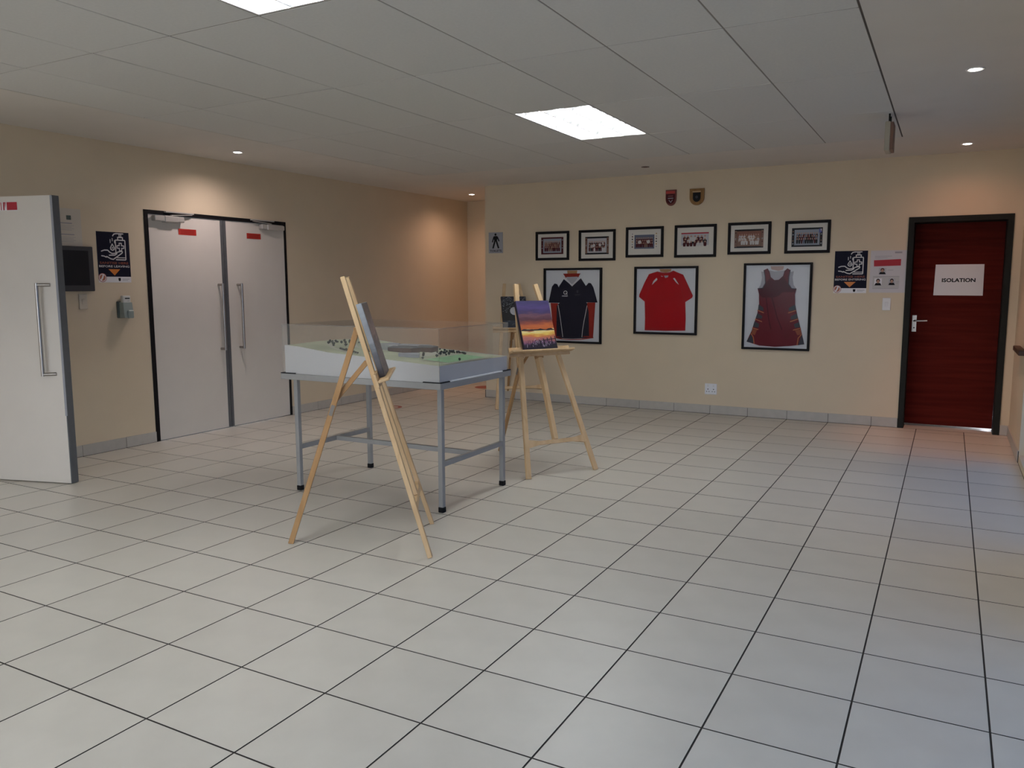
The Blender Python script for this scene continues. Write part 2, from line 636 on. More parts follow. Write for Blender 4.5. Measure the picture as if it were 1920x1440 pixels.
def vis_area(c):
    q = [px((x, y, 0)) for x, y in ((c[0], c[2]), (c[1], c[2]), (c[1], c[3]), (c[0], c[3]))]
    if any(p is None for p in q):
        return 0
    if not any(-30 < p[0] < 1950 and -30 < p[1] < 1470 for p in q):
        return 0
    return abs(sum(q[k][0] * q[(k + 1) % 4][1] - q[(k + 1) % 4][0] * q[k][1] for k in range(4))) / 2


cells.sort(key=lambda c: -vis_area(c))


def tile_box(b, hx, hy, cx=0, cy=0):
    vs = [(cx + sx * hx, cy + sy * hy, z) for z in (-0.008, 0) for sx, sy in ((-1, -1), (1, -1), (1, 1), (-1, 1))]
    b.add(vs, [(4, 5, 6, 7)], TILE)
    b.add(vs, [(k, (k + 1) % 4, 4 + (k + 1) % 4, 4 + k) for k in range(4)], GROUT)


tile_meshes = {}
rest = MB()
for n, (xa, xb, ya, yb) in enumerate(cells):
    hx, hy = (xb - xa) / 2 - G, (yb - ya) / 2 - G
    cx, cy = (xa + xb) / 2, (ya + yb) / 2
    if n < 300 and vis_area((xa, xb, ya, yb)) > 0:
        key = (round(hx, 4), round(hy, 4))
        if key not in tile_meshes:
            t = MB()
            tile_box(t, hx, hy)
            o = t.build('tile', floor)
            tile_meshes[key] = o.data
        else:
            o = bpy.data.objects.new('tile', tile_meshes[key])
            COL.objects.link(o)
            o.parent = floor
        o.location = (cx, cy, 0)
    else:
        tile_box(rest, hx, hy, cx, cy)
tag(rest.build('tile_field', floor), kind='stuff')

# ---- skirting tiles
SH = 0.096


def skirting(name, axis, lo, hi, fixed, sign, breaks, gaps=()):
    """axis 'x' runs along X at y=fixed; sign = direction into the room"""
    b = MB()
    segs = []
    cur = lo
    for a, c in sorted(gaps):
        segs.append((cur, a))
        cur = c
    segs.append((cur, hi))

    def bx(bb, a, c, d, m, z0, z1, e=0):
        f0, f1 = sorted((fixed, fixed + sign * d))
        if axis == 'x':
            bb.box((a, f0, z0), (c, f1, z1), m)
        else:
            bb.box((f0, a, z0), (f1, c, z1), m)
    for a, c in segs:
        bx(b, a, c, 0.006, GROUT, 0.0, SH - 0.004)
    root = tag(b.build(name), kind='structure')
    for a, c in segs:
        cuts = [a] + [q for q in breaks if a + 0.03 < q < c - 0.03] + [c]
        for p, q in zip(cuts, cuts[1:]):
            t = MB()
            bx(t, p + 0.0022, q - 0.0022, 0.011, SKIRT, 0.004, SH)
            t.build('skirting_tile', root)


gx = [i * T for i in range(-17, 2)]
gy = [j * T for j in range(-13, 20)]
skirting('baseboard_back', 'x', XC, XR, YB, -1, gx, [(RX0, RX1)])
skirting('baseboard_left', 'y', YR, YF, XL, 1, gy, [(ENT[0], ENT[1]), (DY0, DY1)])
skirting('baseboard_right', 'y', YR, YB - 0.012, XR, -1, gy, [(WIN_A[0], WIN_A[1]), (WIN_B[0], WIN_B[1])])
skirting('baseboard_recess', 'x', XL + 0.012, XC, YF, -1, gx)
skirting('baseboard_return', 'y', YB - 0.011, YF, XC, -1, gy)

# ---- ceiling: plaster slab and border, concealed grid of boards
GXR, GXL = -1.5 * T, -13.25 * T
CW = (GXR - GXL) / 8
GY = [-4.433, -3.233, -2.033, -0.833, 0.367, 1.567, 2.767, 3.967, 5.14]
b = MB()
b.box((XL - WT, YR - WT, ZC + 0.12), (XR + WT, YF + WT, ZC + 0.3), PLASTER)
b.box((GXR + 0.006, YR, ZC), (XR, YB, ZC + 0.12), PLASTER)
b.box((XL, YR, ZC), (GXL - 0.006, YF, ZC + 0.12), PLASTER)
b.box((GXL - 0.006, GY[-1] + 0.006, ZC), (GXR + 0.006, YB, ZC + 0.12), PLASTER)
b.box((GXL - 0.006, YB, ZC), (XC, YF, ZC + 0.12), PLASTER)
b.box((GXL, YR, ZC), (GXR, GY[0], ZC + 0.12), PLASTER)
ceil = tag(b.build('ceiling'), kind='structure')
GXS = [GXR - CW * k for k in range(9)]
SHG = mat('shadow_gap', (0.10, 0.085, 0.07), 0.9)  # darker bar colour draws in the shadow line at the grid border
for x in GXS:
    t = MB()
    t.box((x - 0.012, GY[0], ZC + 0.0012), (x + 0.012, GY[-1] + 0.012, ZC + 0.03), SHG if x in (GXS[0], GXS[-1]) else TEE)
    t.build('grid_bar', ceil)
for y in GY:
    t = MB()
    t.box((GXL, y - 0.012, ZC + 0.0014), (GXR, y + 0.012, ZC + 0.028), SHG if y == GY[-1] else TEE)
    t.build('grid_bar', ceil)
LIGHT_ROWS = (0, 3, 6)
cp_mesh = {}
rnd = random.Random(4)
for k in range(8):
    for j in range(len(GY) - 1):
        if k == 3 and j in LIGHT_ROWS:
            continue
        x0, x1, y0, y1 = GXS[k + 1], GXS[k], GY[j], GY[j + 1]
        hx, hy = (x1 - x0) / 2 - 0.0042, (y1 - y0) / 2 - 0.0042
        key = round(hy, 3)
        if key not in cp_mesh:
            t = MB()
            t.bbox((-hx, -hy, 0), (hx, hy, 0.014), PANEL, 0.0015)
            o = t.build('ceiling_board', ceil)
            cp_mesh[key] = o.data
        else:
            o = bpy.data.objects.new('ceiling_board', cp_mesh[key])
            COL.objects.link(o)
            o.parent = ceil
        o.location = ((x0 + x1) / 2, (y0 + y1) / 2, ZC - 0.001)
        o.rotation_euler = (rnd.uniform(-1, 1) * 0.0012, rnd.uniform(-1, 1) * 0.0025, 0)

# ---- double door in the left wall
b = MB()
dx = XL
b.box((dx - 0.11, DY0, 0), (dx + 0.006, DY0 + 0.042, DZ), BLACKP)
b.box((dx - 0.11, DY1 - 0.022, 0), (dx + 0.006, DY1, DZ), BLACKP)
b.box((dx - 0.11, DY0 + 0.042, DZ - 0.034), (dx + 0.006, DY1 - 0.022, DZ), BLACKP)
door1 = tag(b.build('door_1'), kind='structure')
CY = 3.235


def leaf(parent, y0, y1, meet_hi):
    b = MB()
    b.bbox((dx - 0.05, y0, 0.006), (dx - 0.004, y1, DZ - 0.038), CREAM, 0.002)
    return b.build('door_leaf', parent)


def d_handle(parent, mtx, length, off=0.062, label=None):
    b = MB()
    r = 0.0125
    b.tube([(0, -length / 2 - r, off), (0, length / 2 + r, off)], r, STEEL, 12)
    for s in (-1, 1):
        b.tube([(0, s * length / 2, 0), (0, s * length / 2, off)], r * 0.95, STEEL, 12)
    o = b.build('pull_handle', parent, mtx, smooth=True)
    return tag(o, label)


l1 = leaf(door1, DY0 + 0.044, CY - 0.004, True)
l2 = leaf(door1, CY + 0.004, DY1 - 0.024, False)
for lf, ya, yb in ((l1, CY - 0.034, CY - 0.003), (l2, CY + 0.003, CY + 0.034)):
    b = MB()
    b.box((dx - 0.052, ya, 0.006), (dx + 0.001, yb, DZ - 0.038), EDGE)
    b.build('edge_strip', lf)
d_handle(l1, on_left(CY - 0.085, 1.115, -0.004), 0.63)
d_handle(l2, on_left(CY + 0.155, 1.115, -0.004), 0.63)
for lf, y, s in ((l1, DY0 + 0.06, 1), (l2, DY1 - 0.04, -1)):
    b = MB()
    ya, yb = sorted((y + s * 0.02, y + s * 0.34))
    b.bbox((dx - 0.004, ya, 2.0), (dx + 0.05, yb, 2.048), SILVER, 0.006)
    ym, yn = sorted((y + s * 0.12, y + s * 0.27))
    b.bbox((dx - 0.004, ym, 1.992), (dx + 0.058, yn, 2.052), SILVER, 0.008)
    b.bar((dx + 0.036, y + s * 0.2, 2.058), (dx + 0.025, y + s * 0.44, 2.075), 0.022, 0.008, SILVER, (1, 0, 0), 0.002)
    b.bar((dx + 0.02, y + s * 0.15, 2.087), (dx + 0.02, y + s * 0.46, 2.087), 0.03, 0.012, SILVER, (1, 0, 0), 0.002)
    b.build('door_closer', lf)
for ya, yb, za, zb, lab in ((2.714, 2.914, 1.892, 1.947, 'small red notice strip on the left leaf of the closed double door'),
                            (3.54, 3.728, 1.896, 1.951, 'small red notice strip on the right leaf of the closed double door')):
    e = thing('door_notice', lab, 'notice', on_left((ya + yb) / 2, (za + zb) / 2, -0.003), 'red door notices')
    hw, hh = (yb - ya) / 2, (zb - za) / 2
    b = MB()
    b.rect(-hw, -hh, hw, hh, 0.0015, RED, 0.0015)
    b.build('plate', e)
    b = MB()
    for t_, wd in ((0.42, 0.82), (-0.05, 0.75), (-0.5, 0.8)):
        b.rect(-hw * wd, hh * t_ - 0.003, hw * wd, hh * t_ + 0.003, 0.0019, mat('dull_red_ink', (0.24, 0.012, 0.010), 0.5))
    tag(b.build('faint_print', e), kind='stuff')

# ---- open door leaf and entrance frame in the left wall
b = MB()
b.box((XL - 0.15, ENT[0], 0), (XL + 0.004, ENT[0] + 0.045, ENT[3]), FRAMEG)
b.box((XL - 0.15, ENT[1] - 0.03, 0), (XL + 0.004, ENT[1], ENT[3]), FRAMEG)
b.box((XL - 0.15, ENT[0] + 0.045, ENT[3] - 0.045), (XL + 0.004, ENT[1] - 0.03, ENT[3]), FRAMEG)
door2 = tag(b.build('door_2'), kind='structure')
ang = math.radians(16.1)
LC = Vector((-13.93 * T, 2.475 * T, 0))
d2 = Vector((math.cos(ang), math.sin(ang), 0))
nb = Vector((math.sin(ang), -math.cos(ang), 0))         # faces the camera
ml = frame_m(LC, d2, (0, 0, 1), nb)                      # local x along the leaf (0 at its free edge), y up, z out
LT = 0.062
b = MB()
b.bbox((-0.855, 0.006, -LT), (-0.004, 2.046, 0), CREAM, 0.002, ml)
lf = b.build('door_leaf', door2)
b = MB()
b.box((-0.004, 0.006, -LT - 0.001), (0.004, 2.046, 0.001), EDGE, ml)
b.build('edge_strip', lf)
b = MB()
b.box((-0.012, 0.5, -0.002), (0.0045, 2.044, 0.0022), EDGEL, ml)
b.build('edge_lip', lf)
d_handle(lf, ml @ Matrix.Translation((-0.062, 1.115, 0)) @ Matrix.Rotation(math.radians(-58), 4, 'Y'), 0.63, off=0.085)
e = thing('door_notice', 'torn red and white notice on the open door leaf at the left edge', 'notice', ml @ Matrix.Translation((-0.37, 1.978, 0.0)), 'red door notices')
b = MB()
b.rect(-0.11, -0.03, 0.088, 0.03, 0.001, PAPER, 0.001)
b.build('sheet', e)
b = MB()
for x0, x1 in ((-0.105, -0.085), (-0.078, -0.062), (-0.05, -0.043), (-0.03, -0.018), (0.0, 0.086)):
    b.rect(x0, -0.027, x1, 0.028, 0.0014, REDP)
b.poly([(-0.018, 0.028), (-0.006, 0.028), (-0.012, -0.015)], 0.0014, REDP)
b.build('faint_print', e)

# ---- mahogany door in the back wall
b = MB()
FW = 0.05
yf0, yf1 = YB - 0.012, YB + 0.26
b.box((RX0, yf0, 0), (RX0 + FW, yf1, RZ), FRAMEG)
b.box((RX1 - FW, yf0, 0), (RX1, yf1, RZ), FRAMEG)
b.box((RX0 + FW, yf0, RZ - FW), (RX1 - FW, yf1, RZ), FRAMEG)
door3 = tag(b.build('door_3'), kind='structure')
LY = YB + 0.205
b = MB()
b.bbox((RX0 + FW + 0.002, LY, 0.022), (RX1 - FW - 0.002, LY + 0.042, RZ - FW - 0.003), MAHOG, 0.002)
leaf3 = b.build('door_leaf', door3)
mh = frame_m((-0.487, LY, 1.03), (1, 0, 0), (0, 0, 1), (0, -1, 0))
b = MB()
b.bbox((-0.021, -0.085, 0), (0.021, 0.08, 0.006), STEEL, 0.002, mh)
b.disc(0, -0.045, 0.007, 0.0065, INKB, 10)
b.v = b.v[:-10] + [tuple(mh @ Vector(q)) for q in b.v[-10:]]
plate = b.build('handle_plate', leaf3)
b = MB()
b.tube([mh @ Vector(q) for q in ((0, 0.025, 0.004), (0, 0.025, 0.045), (0.012, 0.025, 0.053), (0.115, 0.028, 0.053))], 0.009, STEEL, 10)
b.build('lever', plate, smooth=True)
# lit room behind the door (its light shows in the gap under the leaf)
b = MB()
for a, c in (((RX0 - 0.1, YB + 0.66, -0.003), (RX1 + 0.1, YB + 0.71, 2.3)), ((RX0 - 0.1, YB + 0.26, -0.003), (RX0 - 0.05, YB + 0.66, 2.3)),
             ((RX1 + 0.05, YB + 0.26, -0.003), (RX1 + 0.1, YB + 0.66, 2.3)), ((RX0 - 0.1, YB + 0.26, 2.3), (RX1 + 0.1, YB + 0.71, 2.35)),
             ((RX0 - 0.1, YB + 0.26, -0.06), (RX1 + 0.1, YB + 0.71, -0.004))):
    b.box(a, c, PLASTER)
tag(b.build('wall_beyond'), kind='structure')
l = bpy.data.lights.new('lamp_beyond_door', 'POINT')
l.energy = 1.6
l.color = (0.8, 0.86, 1.0)
l.shadow_soft_size = 0.05
o = bpy.data.objects.new('lamp_beyond_door', l)
COL.objects.link(o)
o.location = (0.2, YB + 0.40, 0.10)

# sign on the door
e = thing('door_sign', 'white ISOLATION paper sign on the mahogany door', 'sign', frame_m((-0.127 + 0.005, LY, 1.455), (1, 0, 0), (0, 0, 1), (0, -1, 0)))
b = MB()
b.poly([(-0.212, -0.148), (0.208, -0.15), (0.205, 0.149), (-0.206, 0.15)], 0.0012, PAPER, 0.0012)
b.build('sheet', e)
b = MB()
b.text('ISOLATION', -0.003, -0.021, 0.285, 0.038, 0.0018, INKB, 0.035)
b.build('lettering', e)


# ================================================================== LIGHT FITTINGS
def fluorescent(j, label):
    x0, x1, y0, y1 = GXS[4] + 0.004, GXS[3] - 0.004, GY[j] + 0.004, GY[j + 1] - 0.004
    cx, cy = (x0 + x1) / 2, (y0 + y1) / 2
    e = thing('fluorescent_light', label, 'ceiling light', (cx, cy, ZC), 'recessed fluorescent lights')
    hx, hy = (x1 - x0) / 2, (y1 - y0) / 2
    refl = mat('louvre_reflector', (0.88, 0.89, 0.91), 0.30, metal=0.75)
    tray = mat('fitting_white', (0.80, 0.80, 0.80), 0.5)
    b = MB()
    th = 0.012
    b.box((-hx, -hy, 0), (-hx + th, hy, 0.085), refl)
    b.box((hx - th, -hy, 0), (hx, hy, 0.085), refl)
    b.box((-hx + th, -hy, 0), (hx - th, -hy + th, 0.085), refl)
    b.box((-hx + th, hy - th, 0), (hx - th, hy, 0.085), refl)
    b.box((-hx, -hy, 0.085), (hx, hy, 0.09), tray)
    b.build('housing', e)
    n = 3
    cell = (2 * hx - 2 * th) / n
    for k in range(n):
        x = -hx + th + cell * (k + 0.5)
        t = MB()
        t.tube([(x, -hy + 0.03, 0.055), (x, hy - 0.03, 0.055)], 0.013, TUBE, 10)
        t.build('tube', e)
    for k in range(1, n):
        x = -hx + th + cell * k
        t = MB()
        t.add([(x - 0.004, -hy + th, 0.003), (x + 0.004, -hy + th, 0.003), (x + 0.004, hy - th, 0.003), (x - 0.004, hy - th, 0.003),
               (x - 0.03, -hy + th, 0.08), (x + 0.03, -hy + th, 0.08), (x + 0.03, hy - th, 0.08), (x - 0.03, hy - th, 0.08)],
              [(0, 1, 2, 3), (0, 4, 5, 1), (1, 5, 6, 2), (2, 6, 7, 3), (3, 7, 4, 0)], refl)
        t.build('reflector', e)
    m = 9
    for q in range(1, m):                       # cross blades, each with a scooped lower edge per cell
        y = -hy + th + (2 * hy - 2 * th) * q / m
        t = MB()
        for k in range(n):
            xa = -hx + th + cell * k + 0.006
            pts = []
            for s in range(9):
                u = s / 8
                pts.append((xa + (cell - 0.012) * u, 0.004 + 0.034 * (1 - (2 * u - 1) ** 2)))
            vs = [(p, y - 0.003, z) for p, z in pts] + [(p, y - 0.012, z + 0.02) for p, z in pts] + [(p, y + 0.012, z + 0.02) for p, z in pts]
            fs = []
            for s in range(8):
                fs += [(s, s + 1, 9 + s + 1, 9 + s), (s + 1, s, 18 + s, 18 + s + 1)]
            t.add(vs, fs, refl)
        t.build('cross_blade', e)


fluorescent(3, 'lit louvred fluorescent panel cut off by the top of the picture')
fluorescent(6, 'lit louvred fluorescent panel in the middle of the ceiling')
fluorescent(0, 'lit louvred fluorescent panel behind the viewer')


def downlight(x, y, label, on=True, col=DOWN_COL, spill=1.0, beam=1.0):
    e = thing('downlight', label, 'downlight', (x, y, ZC), 'round recessed downlights')
    b = MB()
    b.lathe([(0.05, 0.0), (0.05, -0.004), (0.046, -0.007), (0.036, -0.005), (0.034, -0.001)], PLASTIC if on else FRAMEG, 24)
    b.build('rim', e, smooth=True)
    b = MB()
    b.lathe([(0.034, -0.0015), (0.031, -0.006), (0.02, -0.009), (0.001, -0.010)], BULB if on else INKB, 20)
    b.build('bulb' if on else 'sensor', e, smooth=True)
    if on:
        for nm, wd, pw, bl in (('downlight_spill', 158, SPOT_W * spill, 0.9), ('downlight_beam', 52, SPOT_W * beam, 0.8)):
            l = bpy.data.lights.new(nm, 'SPOT')
            l.energy = pw
            l.color = col
            l.spot_size = math.radians(wd)
            l.spot_blend = bl
            l.shadow_soft_size = 0.03
            o = bpy.data.objects.new(nm, l)
            COL.objects.link(o)
            o.parent = e
            o.location = (0, 0, -0.02)


downlight(-14.65 * T, 7.28 * T, 'lit downlight over the closed double door', col=(1.0, 0.83, 0.82), spill=1.6, beam=0.5)
downlight(-14.5 * T, 17.07 * T, 'lit downlight over the recess by the back wall', spill=1.1)
downlight(-0.335 * T, 7.33 * T, 'lit downlight in the plaster border, nearer one on the right', spill=0.4, beam=0.2)
downlight(-0.32 * T, 14.14 * T, 'lit downlight in front of the mahogany door', col=(1.0, 0.42, 0.26), spill=0.4, beam=2.3)
e = thing('smoke_detector', 'small dark sensor in the ceiling border above the back wall pictures', 'detector', (-7.46 * T, 14.02 * T, ZC))
b = MB()
b.lathe([(0.035, 0.0), (0.034, -0.003), (0.024, -0.006), (0.001, -0.007)], BROWN, 20)
b.build('cap', e, smooth=True)
b = MB()
b.lathe([(0.042, 0.0), (0.042, -0.002), (0.036, -0.003)], FRAMEG, 20)
b.build('rim', e, smooth=True)

# hanging sign, edge on
e = thing('hanging_sign', 'thin pale sign board hung edge-on from the ceiling corner', 'sign', (-1.56 * T, 10.3 * T, ZC))
cr = mat('aged_plastic', (0.40, 0.36, 0.28), 0.5)
b = MB()
b.bbox((-0.03, -0.17, -0.262), (0.006, 0.03, -0.06), cr, 0.004)
b.build('board', e)
b = MB()
b.box((0.006, -0.165, -0.257), (0.026, 0.025, -0.065), BROWN)
b.build('backing', e)
for y in (-0.13, -0.01):
    b = MB()
    b.tube([(-0.005, y, 0), (-0.005, y, -0.06)], 0.006, FRAMEG, 8)
    b.build('hanger', e)


# ================================================================== WALL THINGS: BACK WALL
def frame_thing(name, label, cat, x0, x1, z0, z1, fwid, depth, group, mount, tilt=0.0):
    hw, hh = (x1 - x0) / 2, (z1 - z0) / 2
    e = thing(name, label, cat, on_back((x0 + x1) / 2, (z0 + z1) / 2, 0.001) @ Matrix.Rotation(tilt, 4, 'Z'), group)
    b = MB()
    b.bbox((-hw, hh - fwid, 0), (hw, hh, depth), BLACKP, 0.002)
    b.bbox((-hw, -hh, 0), (hw, -hh + fwid, depth), BLACKP, 0.002)
    b.bbox((-hw, -hh + fwid, 0), (-hw + fwid, hh - fwid, depth), BLACKP, 0.002)
    b.bbox((hw - fwid, -hh + fwid, 0), (hw, hh - fwid, depth), BLACKP, 0.002)
    b.build('frame', e)
    b = MB()
    b.rect(-hw + fwid * 0.9, -hh + fwid * 0.9, hw - fwid * 0.9, hh - fwid * 0.9, 0.006, mount, 0.005)
    b.build('mount', e)
    b = MB()
    b.box((-hw + fwid * 0.9, -hh + fwid * 0.9, depth - 0.005), (hw - fwid * 0.9, hh - fwid * 0.9, depth - 0.003), GLASS)
    b.build('glass', e)
    return e, hw, hh


def people(b, rng, x0, x1, y0, y1, rows, per, shirts, z):
    h = (y1 - y0)
    for r in range(rows - 1, -1, -1):
        n = per - (rows - 1 - r) % 2
        yb = y0 + h * 0.72 * r / max(rows, 1)
        s = (x1 - x0) / n
        ph = h * 0.5
        for k in range(n):
            cx = x0 + s * (k + 0.5) + rng.uniform(-0.1, 0.1) * s
            c = rng.choice(shirts)
            zz = z + 0.0002 * (rows - r)
            b.poly([(cx - s * 0.36, yb), (cx - s * 0.48, yb + ph * 0.5), (cx - s * 0.3, yb + ph * 0.68), (cx + s * 0.3, yb + ph * 0.68), (cx + s * 0.48, yb + ph * 0.5), (cx + s * 0.36, yb)], zz, c)
            b.disc(cx, yb + ph * 0.82, s * 0.26, zz + 0.0001, SKIN, 8, ph * 0.17)


PGROUP = 'small framed team photographs in a row'
DUSK = mat('dusk_blue_ink', (0.10, 0.115, 0.17), 0.6)
WSH = mat('white_shirt_ink', (0.55, 0.52, 0.50), 0.6)
LILAC = mat('pale_photo_ink', (0.45, 0.44, 0.46), 0.6)
GOLDI = mat('gold_ink', (0.42, 0.24, 0.08), 0.6)
ph_specs = [
    # x0 x1 z0 z1 | photo rect in frame fractions (u0,u1,t0,t1) | border, sides, ground | rows, per, shirts | roundels | label
    (-4.605, -4.165, 1.71, 2.049, (.165, .83, .20, .79), MAROON, MAROON, BLUEG, (4, 9, [MAROON, MAROON, BROWN]), [], 'framed photo of a dense maroon group, leftmost in the upper row'),
    (-4.04, -3.583, 1.694, 2.049, (.175, .82, .22, .79), INKB, BROWN, LILAC, (3, 10, [MAROON, MAROON, INKB, MAROON, WSH]), [(.34, .50, .055), (.66, .46, .05)], 'framed photo with dark striped print border, second from left in the upper row'),
    (-3.458, -3.016, 1.724, 2.062, (.23, .76, .26, .72), None, None, DUSK, (3, 10, [MAROON, BROWN, MAROON]), [(.27, .52, .06), (.70, .50, .06)], 'framed photo with tiny badges on its mount, third from left in upper row'),
    (-2.89, -2.429, 1.713, 2.064, (.16, .82, .24, .71), None, None, LILAC, (3, 7, [MAROON, WSH, INKB, MAROON]), [(.44, .45, .07)], 'framed photo with a red band across its top, fourth in the upper row'),
    (-2.306, -1.86, 1.734, 2.068, (.155, .83, .22, .80), INKB, BROWN, BROWN, (3, 9, [WSH, WSH, LILAC, BROWN]), [], 'framed photo of white shirted players on brown, fifth in the upper row'),
    (-1.722, -1.28, 1.733, 2.062, (.155, .83, .22, .80), INKB, INKB, BLUEG, (3, 10, [INKB, MAROON, INKB, DUSK]), [], 'framed photo of dark team with blue corner block, rightmost in upper row'),
]
for n, (x0, x1, z0, z1, (a, c, t0, t1), border, sides, ground, (rows, per, sh), rnds, lab) in enumerate(ph_specs):
    rng = random.Random(n + 5)
    e, hw, hh = frame_thing('photo_frame', lab, 'picture', x0, x1, z0, z1, 0.029, 0.018, PGROUP, MATBOARD)
    X = lambda u: -hw + 2 * hw * u
    Yy = lambda t: hh - 2 * hh * t
    b = MB()
    z = 0.0066
    if border:
        b.rect(X(a), Yy(t1), X(c), Yy(t0), z, border)
        b.rect(X(a), Yy(t1) + 0.012, X(a + .055), Yy(t0) - 0.012, z + 0.0002, sides)
        b.rect(X(c - .055), Yy(t1) + 0.012, X(c), Yy(t0) - 0.012, z + 0.0002, sides)
        for k in range(5):
            for xx in (a + .028, c - .028):
                b.rect(X(xx) - 0.006, Yy(t0) - 0.03 - 0.031 * k - 0.011, X(xx) + 0.006, Yy(t0) - 0.03 - 0.031 * k, z + 0.0004, [INKG, MAROON, BROWN][(k + n) % 3])
        ia, ic, it0, it1 = a + .06, c - .06, t0 + .055, t1 - .05
    else:
        ia, ic, it0, it1 = a, c, t0, t1
    b.rect(X(ia), Yy(it1), X(ic), Yy(it0), z + 0.0003, ground)
    if n == 2:
        for k in range(6):
            for xx in (ia - .055, ic + .05):
                b.disc(X(xx), Yy(it0 - .03 + .085 * k), 0.008, z + 0.0003, [GOLDI, INKG, MAROON, INKB][(k + int(xx * 10)) % 4], 8)
    if n == 3:
        b.rect(X(ia), Yy(it0 + .04), X(ic), Yy(it0), z + 0.0005, REDP)
        b.rect(X(ia), Yy(it1 + .1), X(ic), Yy(it1 - .08), z + 0.0004, MATBOARD)
    if n == 4:
        b.rect(X(ia), Yy(it0 + .2), X(ic), Yy(it0), z + 0.0004, mat('red_brown_ink', (0.22, 0.075, 0.045), 0.6))
    if n == 5:
        b.rect(X(c - .08), Yy(t0 + .16), X(c - .02), Yy(t0 + .04), z + 0.0006, mat('royal_blue_ink', (0.10, 0.11, 0.33), 0.6))
        b.rect(X(c - .045), Yy(t0 + .1), X(c - .02), Yy(t0 + .04), z + 0.0008, WSH)
    px0, px1 = ia + (ic - ia) * .07, ic - (ic - ia) * .07
    py1, py0 = it0 + (it1 - it0) * .16, it1 - (it1 - it0) * .1
    people(b, rng, X(px0), X(px1), Yy(py0), Yy(py1), rows, per, sh, z + 0.001)
    for (ru, rt, rr) in rnds:
        b.disc(X(ia + (ic - ia) * ru), Yy(it0 + (it1 - it0) * rt), rr * hw * 2 * 0.75, z + 0.0025, WSH, 14)
    b.build('print', e)


def each(name, parent, m, z, polys=(), strokes=(), wd=0.005):
    """one part per poly or stroke"""
    for P in polys:
        b = MB()
        b.poly(P, z, m)
        b.build(name, parent)
    for P in strokes:
        b = MB()
        b.stroke(P, wd, z, m)
        b.build(name, parent)


def quad(TL, TR, BR, BL, x0, x1, z0, z1):
    """maps a point of an upright picture seen slightly from the side to the picture's own plane"""
    hw, hh = (x1 - x0) / 2, (z1 - z0) / 2

    def f(p):
        x, y = p
        t = 0.5
        for _ in range(4):
            xl, xr = TL[0] + (BL[0] - TL[0]) * t, TR[0] + (BR[0] - TR[0]) * t
            u = (x - xl) / (xr - xl)
            ya, yb = TL[1] + (TR[1] - TL[1]) * u, BL[1] + (BR[1] - BL[1]) * u
            t = (y - ya) / (yb - ya)
        return (-hw + 2 * hw * u, hh - 2 * hh * t)
    return lambda pts: [f(p) for p in pts]


SGROUP = 'framed sports shirts on the back wall'
CNAVY = mat('navy_jersey_cloth', (0.022, 0.021, 0.032), 0.9, var=0.06, scale=6, spec=0.1)
CRED = mat('red_side_cloth', (0.26, 0.028, 0.020), 0.9, var=0.08, scale=6, spec=0.1)
CWHITE = mat('white_piping_cloth', (0.58, 0.57, 0.58), 0.8)
CTEE = mat('red_tee_cloth', (0.36, 0.010, 0.014), 0.9, var=0.06, scale=6, spec=0.1)
CTEED = mat('red_tee_fold_cloth', (0.28, 0.008, 0.012), 0.8)
CMAR = mat('maroon_dress_cloth', (0.13, 0.018, 0.026), 0.9, var=0.10, scale=6, spec=0.1)
CMARD = mat('dark_maroon_dress_cloth', (0.075, 0.010, 0.017), 0.9, var=0.10, scale=6, spec=0.1)
CSLATE = mat('slate_panel_cloth', (0.032, 0.034, 0.046), 0.8)
CORG = mat('orange_trim_cloth', (0.42, 0.13, 0.045), 0.8)
CTAN = mat('tan_board', (0.36, 0.20, 0.09), 0.7)
CGREY = mat('grey_lining_cloth', (0.36, 0.35, 0.38), 0.8)

# jersey
A = (-4.490, -3.742, 0.728, 1.615)
e, hw, hh = frame_thing('framed_jersey', 'framed navy jersey with red side panels and white piping, left of the three shirts', 'framed shirt', *A, 0.024, 0.032, SGROUP, SHADOWMAT)
q = quad((130, 145), (778, 127), (772, 998), (128, 968), *A)
b = MB()
b.poly(q([(392, 165), (505, 163), (500, 200), (395, 202)]), 0.008, CTAN)
b.build('hanger_card', e)
b = MB()
b.poly(q([(355, 262), (300, 345), (312, 525), (292, 540), (250, 915), (440, 940), (680, 920), (620, 535), (600, 518), (600, 335), (545, 250), (450, 340)]), 0.013, CNAVY, 0.006)
b.poly(q([(250, 312), (222, 345), (182, 525), (312, 527), (300, 360), (278, 318)]), 0.0155, CNAVY, 0.008)
b.poly(q([(632, 300), (598, 340), (598, 520), (727, 522), (682, 350), (655, 304)]), 0.0155, CNAVY, 0.008)
jer = b.build('jersey', e)
each('red_side', jer, CRED, 0.0138, [q([(205, 528), (290, 530), (330, 905), (242, 918)]), q([(620, 522), (706, 522), (682, 922), (572, 912)])])
each('navy_side', jer, CNAVY, 0.0142, [q([(276, 560), (292, 545), (335, 905), (272, 905)]), q([(618, 560), (634, 620), (640, 905), (570, 905)])])
each('hem', jer, CRED, 0.0145, strokes=[q([(245, 915), (345, 935), (450, 942), (560, 938), (682, 922)])], wd=0.012)
each('piping', jer, CWHITE, 0.0148, strokes=[q([(292, 552), (316, 690), (332, 810), (345, 910)]), q([(616, 560), (582, 740), (566, 840), (560, 915)])], wd=0.006)
each('piping', jer, CWHITE, 0.0150, strokes=[q([(340, 930), (450, 936), (560, 932)])])
b = MB()
b.poly(q([(348, 200), (545, 195), (525, 250), (505, 235), (388, 237), (375, 255)]), 0.0142, CRED, 0.004)
b.poly(q([(385, 237), (515, 232), (485, 300), (450, 315), (405, 300)]), 0.0146, CGREY)
